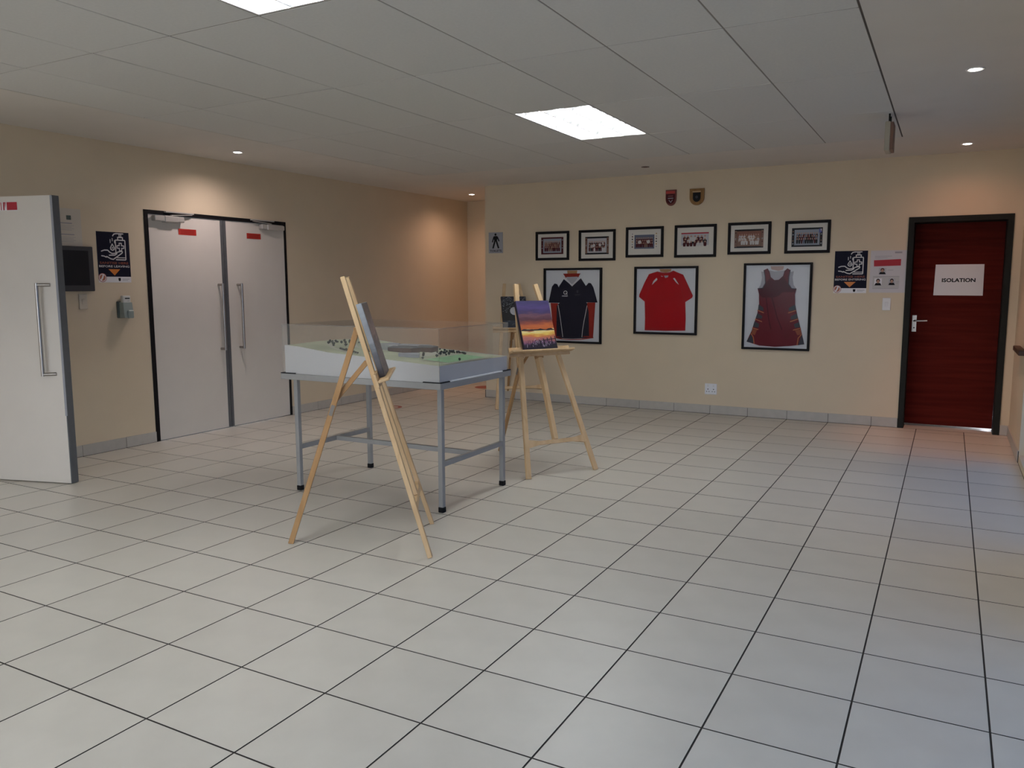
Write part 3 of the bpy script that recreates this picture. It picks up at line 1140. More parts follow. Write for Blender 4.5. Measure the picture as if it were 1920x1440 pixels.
b.stroke(q([(350, 215), (375, 255), (450, 333), (520, 252), (545, 205)]), 0.016, 0.0150, CWHITE)
b.build('collar', jer)
b = MB()
c = q([(375, 412)])[0]
b.stroke([(c[0] + 0.022 * math.cos(k * math.pi / 8), c[1] + 0.02 * math.sin(k * math.pi / 8)) for k in range(-3, 13)], 0.007, 0.0152, CWHITE)
b.stroke([(c[0] + 0.004, c[1] - 0.004), (c[0] + 0.024, c[1] - 0.024)], 0.006, 0.0152, CWHITE)
b.build('ring_emblem', jer)
b = MB()
b.rect(c[0] - 0.045, c[1] - 0.046, c[0] + 0.03, c[1] - 0.034, 0.0152, CGREY)
b.build('emblem_bar', jer)
b = MB()
c = q([(510, 405)])[0]
b.poly([(c[0] - 0.012, c[1] + 0.022), (c[0] + 0.012, c[1] + 0.022), (c[0] + 0.012, c[1]), (c[0], c[1] - 0.014), (c[0] - 0.012, c[1])], 0.0152, CSLATE)
b.build('chest_crest', jer)
b = MB()
b.rect(c[0] - 0.04, c[1] - 0.036, c[0] + 0.04, c[1] - 0.028, 0.0152, CSLATE)
b.build('crest_bar', jer)

# red tee
B = (-3.345, -2.616, 0.862, 1.619)
e, hw, hh = frame_thing('framed_tee', 'framed plain red tee shirt, middle of the three shirts', 'framed shirt', *B, 0.024, 0.032, SGROUP, SHADOWMAT)
q = quad((1147, 130), (1858, 108), (1840, 890), (1135, 878), *B)
b = MB()
b.poly(q([(1428, 150), (1562, 147), (1556, 172), (1500, 190), (1440, 178)]), 0.008, CTAN)
b.build('hanger_card', e)
b = MB()
b.poly(q([(1405, 178), (1450, 186), (1500, 190), (1545, 183), (1585, 165), (1640, 188), (1692, 208), (1735, 300), (1798, 440), (1790, 465), (1716, 515), (1720, 700), (1715, 838), (1500, 842), (1262, 838), (1266, 700), (1262, 515), (1198, 465), (1200, 438), (1262, 300), (1310, 210), (1360, 192)]), 0.014, CTEE, 0.007)
tee = b.build('tee_shirt', e)
each('shoulder_flash', tee, CWHITE, 0.0146, [q([(1398, 248), (1408, 268), (1345, 328), (1362, 285)]), q([(1582, 252), (1600, 246), (1648, 322), (1618, 298)])])
b = MB()
b.poly(q([(1480, 222), (1530, 220), (1525, 240), (1495, 248)]), 0.0146, CGREY)
b.build('neck_label', tee)
each('neck_tick', tee, CWHITE, 0.0146, strokes=[q([(1450, 225), (1456, 233), (1466, 230)])])
each('neckband', tee, CTEED, 0.0145, strokes=[q([(1408, 182), (1450, 196), (1500, 200), (1545, 193), (1582, 172)])], wd=0.010)
each('seam', tee, CTEED, 0.0145, strokes=[q([(1262, 515), (1300, 400), (1312, 260)]), q([(1716, 515), (1682, 400), (1672, 260)]), q([(1264, 822), (1714, 822)])], wd=0.004)

# dress
D = (-2.124, -1.436, 0.731, 1.639)
e, hw, hh = frame_thing('framed_dress', 'framed sleeveless maroon sports dress with orange and slate sides, right of the three shirts', 'framed shirt', *D, 0.022, 0.032, SGROUP, SHADOWMAT)
q = quad((245, 172), (1122, 153), (1080, 1288), (220, 1262), *D)
b = MB()
b.poly(q([(588, 205), (762, 203), (748, 248), (690, 262), (600, 245)]), 0.008, mat('pink_card', (0.45, 0.30, 0.26), 0.7))
b.build('hanger_card', e)
b = MB()
b.poly(q([(560, 255), (640, 270), (795, 255), (770, 340), (700, 385), (640, 388), (590, 350)]), 0.0105, CGREY, 0.003)
b.build('neck_lining', e)
for P in ([(468, 272), (520, 280), (535, 420), (500, 490), (430, 488), (462, 440), (480, 350)], [(885, 266), (830, 280), (815, 420), (850, 490), (918, 488), (882, 440), (870, 340)]):
    b = MB()
    b.poly(q(P), 0.0105, CGREY, 0.003)
    b.build('armhole_lining', e)
b = MB()
b.poly(q([(505, 255), (550, 234), (575, 282), (590, 345), (640, 385), (700, 380), (755, 330), (775, 262), (808, 232), (842, 252), (825, 340), (822, 430), (860, 485), (920, 490), (902, 560), (905, 690), (930, 820), (975, 1000), (1020, 1200), (850, 1222), (650, 1234), (450, 1218), (285, 1168), (350, 1030), (420, 820), (445, 690), (442, 560), (425, 490), (490, 482), (525, 420), (520, 330)]), 0.0155, CMAR, 0.007)
dress = b.build('dress', e)
b = MB()
b.poly(q([(528, 420), (590, 350), (640, 388), (700, 383), (755, 335), (820, 430), (850, 490), (915, 495), (905, 530), (745, 535), (700, 580), (640, 600), (490, 605), (445, 560), (430, 492), (492, 484)]), 0.0159, CMARD)
b.build('yoke', dress)
each('reflection_stripe', dress, CMARD, 0.0160, strokes=[q([(535, 600), (575, 900), (600, 1000)]), q([(610, 600), (680, 860), (740, 1010)])], wd=0.012)  # dark diagonal reflections in the glass, painted onto the dress
for P in ([(440, 690), (500, 730), (505, 772), (432, 760)], [(425, 800), (490, 840), (482, 872), (402, 866)], [(388, 905), (450, 940), (440, 990), (367, 975)], [(348, 1070), (385, 1192), (287, 1168)],
          [(905, 690), (830, 730), (826, 772), (914, 756)], [(930, 802), (850, 842), (855, 882), (938, 866)], [(955, 912), (890, 942), (905, 986), (970, 980)], [(990, 1075), (945, 1212), (1018, 1198)]):
    each('slate_panel', dress, CSLATE, 0.0162, [q(P)])
for P in ([(428, 766), (505, 796)], [(398, 880), (482, 910)], [(362, 992), (436, 1012)], [(912, 766), (822, 796)], [(938, 876), (846, 909)], [(974, 992), (885, 1016)], [(346, 1066), (374, 1110), (385, 1192)], [(985, 1074), (946, 1120), (932, 1208)]):
    each('orange_trim', dress, CORG, 0.0166, strokes=[q(P)], wd=0.009)
for P in ([(365, 1005), (422, 1016), (395, 1085), (345, 1068)], [(978, 1005), (905, 1020), (935, 1085), (986, 1070)]):
    each('rust_panel', dress, mat('dark_orange_cloth', (0.24, 0.055, 0.022), 0.8), 0.0164, [q(P)])
each('binding', dress, CSLATE, 0.0167, strokes=[q([(505, 258), (520, 330), (525, 420), (490, 482), (428, 490)]), q([(842, 254), (825, 340), (822, 430), (860, 485), (918, 490)])], wd=0.008)
each('binding', dress, CMARD, 0.0168, strokes=[q([(552, 240), (575, 282), (590, 345), (640, 385), (700, 380), (755, 330), (775, 264), (806, 236)])], wd=0.008)


# crests
def shield(w_, h_, k=12):
    pts = [(-w_, h_), (w_, h_), (w_, -h_ * 0.1)]
    for i in range(1, k):
        a = math.pi * i / k
        pts.append((w_ * math.cos(a), -h_ * 0.1 - h_ * 0.9 * math.sin(a)))
    pts.append((-w_, -h_ * 0.1))
    return pts


CRESTW = wood('crest_wood', (0.20, 0.10, 0.025), (0.30, 0.16, 0.05), axis=1)
e = thing('wall_crest', 'narrow dark red shield plaque above the framed photos', 'plaque', on_back(-2.94, 2.363, 0.001), 'shield plaques')
b = MB()
b.poly(shield(0.06, 0.086), 0.016, mat('crest_red_wood', (0.16, 0.025, 0.015), 0.5), 0.016)
b.build('board', e)
b = MB()
b.rect(-0.055, 0.045, 0.045, 0.072, 0.0165, RED)
b.poly([(x * 0.9 - 0.004, y * 0.9 - 0.012) for x, y in shield(0.055, 0.058)], 0.0185, MAROON, 0.003)
b.stroke([(-0.03, -0.005), (0.025, -0.005)], 0.008, 0.019, INKG)
b.stroke([(-0.02, -0.025), (0, -0.05), (0.018, -0.025)], 0.007, 0.019, INKG)
b.rect(-0.03, 0.012, 0.025, 0.024, 0.019, mat('dull_pink_ink', (0.20, 0.06, 0.06), 0.6))
b.build('badge', e)
e = thing('wall_crest', 'wide golden brown shield plaque with black centre above the framed photos', 'plaque', on_back(-2.652, 2.358, 0.001), 'shield plaques')
b = MB()
b.poly(shield(0.079, 0.088), 0.018, CRESTW, 0.018)
b.build('board', e)
b = MB()
b.poly([(x, y - 0.004) for x, y in shield(0.042, 0.05)], 0.021, INKB, 0.004)
b.rect(-0.048, 0.05, 0.044, 0.062, 0.0186, mat('brass_plate', (0.45, 0.30, 0.16), 0.35, metal=0.5))
b.disc(0, -0.002, 0.016, 0.0214, CSLATE, 12)
b.build('badge', e)

# toilets sign
e = thing('toilet_sign', 'grey TOILETS plate with black walking man figure', 'sign', on_back(-5.163, 1.937, 0.001))
b = MB()
b.rect(-0.1, -0.127, 0.1, 0.127, 0.004, mat('grey_sign_plate', (0.35, 0.36, 0.40), 0.45, metal=0.2), 0.004)
b.build('plate', e)
b = MB()
b.disc(-0.002, 0.1, 0.0145, 0.0046, INKB, 14)
b.poly([(-0.033, 0.068), (-0.02, 0.082), (0.018, 0.082), (0.033, 0.066), (0.014, 0.018), (-0.018, 0.018)], 0.0045, INKB)
b.stroke([(-0.026, 0.070), (-0.045, 0.012)], 0.016, 0.0046, INKB)
b.stroke([(0.024, 0.070), (0.046, 0.022)], 0.016, 0.0046, INKB)
b.poly([(-0.02, 0.03), (0.003, 0.03), (-0.026, -0.068), (-0.05, -0.068)], 0.0047, INKB)
b.poly([(-0.005, 0.03), (0.018, 0.03), (0.052, -0.066), (0.03, -0.07)], 0.0047, INKB)
b.build('pictogram', e)
b = MB()
b.text('TOILETS', 0.0, -0.112, 0.165, 0.026, 0.0046, INKB, 0.02)
b.build('lettering', e)


def sanitise_poster(label, mtx, wdt, hgt, line2):
    e = thing('sanitiser_poster', label, 'poster', mtx, 'hand sanitiser posters')
    hw, hh = wdt / 2, hgt / 2
    X = lambda u: -hw + wdt * u
    Yy = lambda t: hh - hgt * t
    P = lambda pts: [(X(u), Yy(t)) for u, t in pts]
    b = MB()
    b.rect(-hw, -hh, hw, hh, 0.001, PAPER, 0.001)
    b.rect(-hw, Yy(0.885), hw, hh, 0.0014, NAVY)
    b.build('sheet', e)
    b = MB()
    s = 0.03 * wdt
    z = 0.0018
    b.stroke(P([(.57, .40), (.57, .165), (.585, .155), (.855, .155), (.87, .165), (.87, .535), (.855, .545), (.57, .545)]), s, z, INKW)
    b.stroke(P([(.60, .505), (.85, .505)]), s * 0.8, z, INKW)
    b.stroke(P([(.65, .15), (.65, .10), (.80, .10), (.80, .15)]), s, z, INKW)
    b.stroke(P([(.70, .095), (.70, .035)]), s * 0.9, z, INKW)
    b.stroke(P([(.75, .095), (.75, .035)]), s * 0.9, z, INKW)
    b.stroke(P([(.82, .028), (.60, .028), (.535, .04), (.50, .075)]), s, z, INKW)
    c, d, k, kk = .72, .29, .035, .105
    as_ = wdt / hgt
    b.stroke(P([(c - k, d - kk * as_), (c + k, d - kk * as_), (c + k, d - k * as_), (c + kk, d - k * as_), (c + kk, d + k * as_), (c + k, d + k * as_), (c + k, d + kk * as_), (c - k, d + kk * as_), (c - k, d + k * as_), (c - kk, d + k * as_), (c - kk, d - k * as_), (c - k, d - k * as_)]), s * 0.9, z, INKW, True)
    b.stroke(P([(.47, .235), (.44, .275), (.41, .315), (.42, .345), (.47, .362), (.52, .345), (.53, .315), (.50, .275)]), s * 0.9, z, INKW, True)
    b.stroke(P([(.455, .325), (.475, .30), (.49, .325)]), s * 0.6, z, INKW)
    for u, t0, t1 in ((.415, .15, .215), (.48, .125, .175), (.545, .165, .215)):
        b.stroke(P([(u, t0), (u, t1)]), s * 0.7, z, INKW)
    b.stroke(P([(.13, .385), (.22, .362), (.32, .362), (.38, .40), (.45, .425), (.55, .418), (.64, .39), (.73, .375), (.775, .385), (.76, .41), (.62, .475), (.48, .54), (.40, .53), (.28, .485)]), s, z, INKW)
    b.stroke(P([(.36, .46), (.53, .455), (.60, .425)]), s, z, INKW)
    b.stroke(P([(.13, .475), (.20, .48), (.27, .50)]), s, z, INKW)
    b.build('icon', e)
    b = MB()
    b.text('SANITISE HERE', X(.5), Yy(.635), wdt * 0.88, hgt * 0.046, z, INKR, 0.015)
    b.text(line2, X(.5), Yy(.70), wdt * 0.93, hgt * 0.043, z, INKW, 0.015)
    b.build('lettering', e)
    b = MB()
    b.poly(P([(.31, .735), (.67, .735), (.49, .86)]), z, ORANGE)
    b.build('arrow', e)
    b = MB()
    cx, cy, r = X(.115), Yy(.905), wdt * 0.125
    b.disc(cx, cy, r, z + 0.0002, mat('badge_red_ink', (0.36, 0.10, 0.08), 0.5), 24)
    b.disc(cx, cy, r * 0.86, z + 0.0005, PAPER, 24)
    b.disc(cx, cy, r * 0.70, z + 0.0008, mat('badge_rust_ink', (0.40, 0.13, 0.07), 0.5), 24)
    b.stroke([(cx - r * 0.35, cy - r * 0.5), (cx, cy), (cx + r * 0.2, cy + r * 0.6)], r * 0.35, z + 0.0011, PAPER)
    b.build('round_badge', e)
    b = MB()
    gx_, gy_ = X(.635), Yy(.94)
    b.poly([(gx_ + x, gy_ + y) for x, y in shield(wdt * 0.038, wdt * 0.045)], z, INKB)
    b.rect(X(.72), Yy(.935), X(.95), Yy(.925), z, INKG)
    b.rect(X(.72), Yy(.96), X(.90), Yy(.952), z, INKG)
    b.build('footer_crest', e)
    return e


sanitise_poster('dark SANITISE HERE BEFORE ENTERING poster on the back wall by the mahogany door', on_back(-1.077, 1.538, 0.001), 0.305, 0.418, 'BEFORE ENTERING')
sanitise_poster('dark SANITISE HERE BEFORE LEAVING poster on the left wall by the double door', on_left(2.037, 1.664, 0.001), 0.306, 0.428, 'BEFORE LEAVING')

# information sheet
e = thing('notice_sheet', 'white notice sheet with red banner and three portraits beside the mahogany door', 'notice', on_back(-0.737, 1.539, 0.001))
b = MB()
b.rect(-0.162, -0.206, 0.158, 0.206, 0.001, mat('grey_white_paper', (0.58, 0.55, 0.56), 0.6), 0.001)
b.build('sheet', e)
U = lambda x: -0.16 + (x - 720) / (1320 - 720) * 0.32
V = lambda y: 0.206 - (y - 180) / (900 - 180) * 0.412
b = MB()
b.poly([(U(775), V(345)), (U(1228), V(330)), (U(1228), V(440)), (U(780), V(450))], 0.0015, REDP)
b.build('banner', e)
b = MB()
b.rect(U(770), V(830), U(1215), V(612), 0.0012, mat('pale_box_ink', (0.50, 0.485, 0.47), 0.6))
b.build('portrait_box', e)
b = MB()
b.rect(U(1120), V(232), U(1240), V(205), 0.0015, INKG)
for x0, x1, y in ((790, 1075, 278), (790, 1000, 305), (1015, 1110, 515), (780, 1215, 625), (770, 1200, 828), (1165, 1215, 715), (1165, 1200, 740)):
    b.rect(U(x0), V(y + 5), U(x1), V(y - 5), 0.0015, mat('pale_grey_ink', (0.40, 0.38, 0.40), 0.6))
b.build('faint_print', e)
for x0, x1, y0, y1, hair in ((865, 990, 475, 585, MAROON), (800, 925, 655, 775, INKB), (1035, 1150, 655, 770, INKB)):
    b = MB()
    b.rect(U(x0), V(y1), U(x1), V(y0), 0.0015, LILAC if x0 != 800 else PAPER)
    cx, w_ = U((x0 + x1) / 2), U(x1) - U(x0)
    yb, yt = V(y1), V(y0)
    h_ = yt - yb
    b.poly([(cx - w_ * .48, yb), (cx - w_ * .3, yb + h_ * .35), (cx + w_ * .3, yb + h_ * .35), (cx + w_ * .48, yb)], 0.0018, INKB)
    b.disc(cx, yb + h_ * .66, w_ * .27, 0.002, hair, 12, h_ * .3)
    b.disc(cx, yb + h_ * .56, w_ * .2, 0.0023, SKIN, 12, h_ * .25)
    b.build('portrait', e)

# light switch on the back wall
e = thing('light_switch', 'white light switch plate beside the mahogany door', 'switch', on_back(-0.735, 1.222, 0.0))
b = MB()
b.bbox((-0.037, -0.061, 0), (0.037, 0.061, 0.008), PLASTIC, 0.003)
b.build('plate', e)
b = MB()
b.bbox((-0.012, -0.02, 0.008), (0.012, 0.02, 0.012), PLASTIC, 0.002)
b.build('rocker', e)
# wall socket
e = thing('wall_socket', 'white double power socket low on the back wall', 'socket', on_back(-2.445, 0.275, 0.0))
b = MB()
b.bbox((-0.066, -0.06, 0), (0.066, 0.06, 0.009), mat('socket_plastic', (0.78, 0.79, 0.82), 0.4), 0.003)
b.build('plate', e)
for sx in (-0.031, 0.031):
    b = MB()
    b.bbox((sx - 0.009, 0.022, 0.009), (sx + 0.009, 0.048, 0.013), PLASTIC, 0.002)
    b.build('rocker', e)
    b = MB()
    b.disc(sx, -0.002, 0.006, 0.0094, INKB, 10)
    b.disc(sx - 0.013, -0.028, 0.005, 0.0094, INKB, 10)
    b.disc(sx + 0.013, -0.028, 0.005, 0.0094, INKB, 10)
    b.build('socket_holes', e)

# ================================================================== WALL THINGS: LEFT WALL
# dark wall screen
e = thing('wall_screen', 'black wall screen half hidden by the open door leaf', 'screen', on_left(1.665, 1.561, 0.0))
b = MB()
b.bbox((-0.155, -0.183, 0), (0.155, 0.183, 0.045), mat('screen_bezel', (0.030, 0.030, 0.034), 0.45), 0.006)
b.build('casing', e)
b = MB()
b.rect(-0.115, -0.135, 0.11, 0.148, 0.0458, mat('screen_black', (0.004, 0.004, 0.005), 0.35, spec=0.3), 0.002)
b.build('display', e)
# paper notice behind the open leaf
e = thing('paper_notice', 'faint white paper notice above the wall screen', 'notice', on_left(1.655, 1.895, 0.001))
b = MB()
b.rect(-0.105, -0.15, 0.105, 0.15, 0.001, mat('aged_paper', (0.60, 0.545, 0.46), 0.7), 0.001)
b.build('sheet', e)
b = MB()
b.rect(-0.02, 0.06, 0.02, 0.095, 0.0015, mat('green_grey_ink', (0.10, 0.13, 0.11), 0.6))
b.rect(-0.09, 0.028, 0.025, 0.036, 0.0015, INKG)
b.rect(-0.09, -0.062, 0.04, -0.054, 0.0015, INKG)
for k in range(4):
    b.rect(-0.09, -0.082 - 0.012 * k, 0.05 - 0.02 * (k % 2), -0.078 - 0.012 * k, 0.0015, mat('faint_ink', (0.42, 0.40, 0.38), 0.6))
    b.rect(-0.09, 0.012 - 0.012 * k, 0.04 - 0.02 * (k % 2), 0.016 - 0.012 * k, 0.0015, MATS['faint_ink'])
b.build('faint_print', e)
# wall-coloured blank plate
e = thing('blank_plate', 'wall coloured switch plate below the wall screen', 'switch', on_left(1.729, 1.292, 0.0))
b = MB()
b.bbox((-0.036, -0.063, 0), (0.036, 0.063, 0.009), mat('cream_plastic', (0.60, 0.53, 0.42), 0.5), 0.003)
b.build('plate', e)
b = MB()
b.bbox((-0.012, -0.022, 0.009), (0.012, 0.022, 0.012), MATS['cream_plastic'], 0.002)
b.build('rocker', e)
# sanitiser dispenser
e = thing('sanitiser_dispenser', 'pale green sanitiser dispenser on the left wall under the poster', 'dispenser', on_left(2.094, 1.232, 0.0))
gp = mat('pale_green_plastic', (0.30, 0.35, 0.32), 0.4)
gd = mat('dark_green_plastic', (0.075, 0.095, 0.085), 0.4)
b = MB()
b.bbox((-0.062, -0.088, 0), (0.062, 0.055, 0.018), gd, 0.004)
b.build('backplate', e)
b = MB()
b.add([(-0.046, -0.085, 0.016), (0.056, -0.085, 0.016), (0.056, 0.05, 0.016), (-0.046, 0.05, 0.016), (-0.04, -0.085, 0.075), (0.05, -0.085, 0.075), (0.048, 0.045, 0.06), (-0.038, 0.045, 0.06)],
      [(4, 5, 6, 7), (0, 1, 5, 4), (1, 2, 6, 5), (2, 3, 7, 6), (3, 0, 4, 7), (0, 3, 2, 1)], gp)
b.bbox((-0.01, -0.09, 0.06), (0.046, -0.02, 0.088), gp, 0.008)
b.build('body', e)
b = MB()
b.bbox((-0.03, 0.035, 0.012), (0.045, 0.105, 0.05), mat('label_white', (0.66, 0.66, 0.62), 0.4), 0.006)
b.build('refill_pouch', e)
b = MB()
b.box((-0.012, 0.076, 0.0502), (0.034, 0.086, 0.0508), INKB)
b.box((0.012, 0.058, 0.0502), (0.03, 0.062, 0.0508), INKG)
b.build('pouch_label', e)

# ================================================================== FLOOR STICKERS
STK = mat('floor_sticker_red', (0.33, 0.065, 0.045), 0.5)
STW = mat('floor_sticker_pale', (0.58, 0.45, 0.38), 0.4)
for x, y, r, lab in ((-14.40, 12.35, 0.13, 'round red and white floor sticker beyond the display table'), (-14.25, 17.5, 0.16, 'round red floor sticker in the recess by the wall corner')):
    e = thing('floor_sticker', lab, 'sticker', (x * T, y * T, 0.0), 'round floor stickers')
    b = MB()
    b.disc(0, 0, r, 0.0008, STK, 28, th=0.0008)
    b.build('ring', e)
    b = MB()
    b.disc(0, -0.01, r * 0.72, 0.0012, STW if r < 0.15 else STK, 28)
    b.rect(-r * 0.45, -0.015, r * 0.45, 0.015, 0.0015, STK)
    b.build('centre_print', e)

# ================================================================== DISPLAY TABLE
TX0, TX1, TY0, TY1 = -10.27 * T, -7.06 * T, 3.93 * T, 6.12 * T
TZ = 2.022 * T
LX0, LX1, LY0, LY1 = -10.07 * T, -7.165 * T, 4.09 * T, 5.99 * T
e = thing('display_table', 'grey steel display table with square legs and black feet', 'table', ((TX0 + TX1) / 2, (TY0 + TY1) / 2, 0))
ox, oy = (TX0 + TX1) / 2, (TY0 + TY1) / 2
off = Matrix.Translation((-ox, -oy, 0))
b = MB()
b.bbox((TX0, TY0, TZ - 0.04), (TX1, TY1, TZ), TABLEG, 0.002, off)
b.build('tabletop', e)
for (x, y) in ((LX0, LY0), (LX1, LY0), (LX1, LY1), (LX0, LY1)):
    b = MB()
    b.bbox((x - 0.016, y - 0.016, 0.03), (x + 0.016, y + 0.016, TZ - 0.04), TABLEG, 0.002, off)
    lg = b.build('leg', e)
    b = MB()
    b.bbox((x - 0.019, y - 0.019, 0), (x + 0.019, y + 0.019, 0.036), RUBBER, 0.004, off)
    b.build('foot_cap', lg)
for x in (LX0, LX1):
    b = MB()
    b.box((x - 0.0125, LY0 + 0.016, 0.291), (x + 0.0125, LY1 - 0.016, 0.323), TABLEG, off)
    b.build('end_rail', e)
b = MB()
ym = (LY0 + LY1) / 2
b.box((LX0 + 0.0125, ym - 0.0125, 0.291), (LX1 - 0.0125, ym + 0.0125, 0.323), TABLEG, off)
b.build('long_rail', e)
for x, y, sx, sy in ((TX0, TY0, 1, 1), (TX1, TY0, -1, 1), (TX1, TY1, -1, -1), (TX0, TY1, 1, -1)):
    b = MB()
    xa, xb = sorted((x, x + sx * 0.13))
    ya, yb = sorted((y, y + sy * 0.008))
    b.box((xa, ya, TZ), (xb, yb, TZ + 0.006), INKB, off)
    xa, xb = sorted((x, x + sx * 0.008))
    ya, yb = sorted((y + sy * 0.008, y + sy * 0.11))
    b.box((xa, ya, TZ), (xb, yb, TZ + 0.006), INKB, off)
    b.build('corner_bracket', e)
b = MB()
b.box((TX1 - 0.012, TY0 + 0.115, TZ), (TX1 - 0.001, TY1 - 0.115, TZ + 0.007), mat('painted_edge_glint', (0.85, 0.85, 0.85), 0.4), off)  # white strip stands in for light caught along this edge
b.build('edge_strip', e)

# ================================================================== SITE MODEL
MX0, MX1, MY0, MY1 = TX0 + 0.028, TX1 - 0.016, TY0 + 0.018, TY1 - 0.028
e = thing('site_model', 'architectural site model with green ground and sloping white sides on the display table', 'model', (MX0, MY0, TZ))
PROF = [(0, 0.190), (0.10, 0.184), (0.19, 0.171), (0.31, 0.153), (0.42, 0.146), (0.58, 0.135), (0.8, 0.118), (1, 0.1025)]
LXm, LYm = MX1 - MX0, MY1 - MY0


def prof(u):
    for (a, za), (c, zc) in zip(PROF, PROF[1:]):
        if u <= c:
            return za + (zc - za) * (u - a) / (c - a)
    return PROF[-1][1]


def gz(u, v):
    return prof(u) + 0.010 * math.sin(math.pi * min(max(v, 0), 1)) * (1 - u) - 0.004 * v


NU, NV = 40, 20
b = MB()
us = [i / NU for i in range(NU + 1)]
# fascia boards round the edge
for (p, q_, fn) in (('f', 0, lambda u: (u * LXm, 0.0, gz(u, 0))), ('b', 1, lambda u: (u * LXm, LYm, gz(u, 1)))):
    vs, fs = [], []
    th = 0.006 if p == 'f' else -0.006
    for u in us:
        x, y, z = fn(u)
        vs += [(x, y, 0), (x, y, z + 0.002), (x, y + th, z + 0.002), (x, y + th, 0)]
    for i in range(NU):
        o = i * 4
        fs += [(o, o + 4, o + 5, o + 1), (o + 1, o + 5, o + 6, o + 2), (o + 2, o + 6, o + 7, o + 3)]
    fs += [(0, 1, 2, 3), (NU * 4, NU * 4 + 3, NU * 4 + 2, NU * 4 + 1)]
    b.add(vs, fs, WHITEP)
for u, th in ((0, 0.006), (1, -0.006)):
    x = u * LXm
    xa, xb = sorted((x, x + th))
    vs = [(xa, 0.006, 0), (xb, 0.006, 0), (xb, LYm - 0.006, 0), (xa, LYm - 0.006, 0),
          (xa, 0.006, gz(u, 0) + 0.002), (xb, 0.006, gz(u, 0) + 0.002), (xb, LYm - 0.006, gz(u, 1) + 0.002), (xa, LYm - 0.006, gz(u, 1) + 0.002)]
    b.add(vs, [(0, 3, 2, 1), (4, 5, 6, 7), (0, 1, 5, 4), (1, 2, 6, 5), (2, 3, 7, 6), (3, 0, 4, 7)], WHITEP)
b.build('fascia', e)
GRASS = mat('model_grass', (0.47, 0.50, 0.36), 0.9, var=0.16, scale=5)
b = MB()
vs = [(0.006 + (LXm - 0.012) * i / NU, 0.006 + (LYm - 0.012) * j / NV, gz(i / NU, j / NV)) for j in range(NV + 1) for i in range(NU + 1)]
fs = [(j * (NU + 1) + i, j * (NU + 1) + i + 1, (j + 1) * (NU + 1) + i + 1, (j + 1) * (NU + 1) + i) for j in range(NV) for i in range(NU)]
b.add(vs, fs, GRASS)
b.build('terrain', e, smooth=True)


def patch(name, pts, m, dz, parent=None, th=0.0):
    """flat piece following the ground; pts in (u,v)"""
    b = MB()
    n = len(pts)
    if n == 4:
        K = 8
        vs = []
        for i in range(K + 1):
            s = i / K
            for t in (0.0, 0.5, 1.0):
                p = [(pts[0][k] * (1 - s) + pts[1][k] * s) * (1 - t) + (pts[3][k] * (1 - s) + pts[2][k] * s) * t for k in (0, 1)]
                vs.append((p[0] * LXm, p[1] * LYm, gz(*p) + dz))
        fs = [(i * 3 + j, (i + 1) * 3 + j, (i + 1) * 3 + j + 1, i * 3 + j + 1) for i in range(K) for j in (0, 1)]
        b.add(vs, fs, m)
    return b.build(name, parent or e)


def road(name, pts, wd, m, dz=0.002, parent=None):
    b = MB()
    P = [Vector((u * LXm, v * LYm)) for u, v in pts]
    vs, fs = [], []
    for i, p in enumerate(P):
        d = (P[min(i + 1, len(P) - 1)] - P[max(i - 1, 0)]).normalized()
        n = Vector((-d.y, d.x)) * wd / 2
        for s in (-1, 1):
            q = p + n * s
            vs.append((q.x, q.y, gz(q.x / LXm, q.y / LYm) + dz))
    for i in range(len(P) - 1):
        fs.append((2 * i, 2 * i + 2, 2 * i + 3, 2 * i + 1))
    b.add(vs, fs, m)
    return b.build(name, parent or e)


FIELD = mat('model_field_green', (0.26, 0.46, 0.26), 0.9, var=0.12, scale=18)
PALE = mat('model_pale_road', (0.52, 0.52, 0.45), 0.9)
GREYR = mat('model_grey_road', (0.30, 0.33, 0.33), 0.9)
MB_BROWN = mat('model_brown_block', (0.085, 0.045, 0.038), 0.7)
MB_GREY = mat('model_grey_block', (0.30, 0.31, 0.34), 0.7)
MB_DARK = mat('model_dark_roof', (0.10, 0.105, 0.12), 0.7)
TREE = mat('model_tree', (0.022, 0.032, 0.026), 0.9)
f1 = patch('sports_field', [(.80, .22), (.955, .22), (.955, .78), (.80, .78)], FIELD, 0.0016)
for L in ([(.80, .22), (.955, .22)], [(.80, .78), (.955, .78)], [(.80, .22), (.80, .78)], [(.955, .22), (.955, .78)]):
    road('field_line', L, 0.006, PALE, 0.0026, f1)
road('path', [(.968, .14), (.968, .5), (.968, .82)], 0.018, PALE, 0.0022)
road('path', [(.985, .17), (.985, .5), (.985, .78)], 0.010, PALE, 0.0022)
road('path', [(.76, .17), (.87, .19), (.985, .2)], 0.010, PALE, 0.0024)
road('road', [(.04, .55), (.12, .32), (.22, .20), (.34, .14), (.44, .12)], 0.03, PALE, 0.0022)
road('road', [(.08, .95), (.14, .6), (.27, .40), (.40, .36), (.5, .5)], 0.03, PALE, 0.0022)
road('road', [(.55, .38), (.66, .40), (.74, .55), (.80, .9)], 0.03, PALE, 0.0024)
patch('car_park', [(.22, .52), (.44, .46), (.44, .86), (.22, .9)], GREYR, 0.0018)
patch('car_park', [(.63, .30), (.74, .34), (.72, .75), (.64, .72)], PALE, 0.0018)


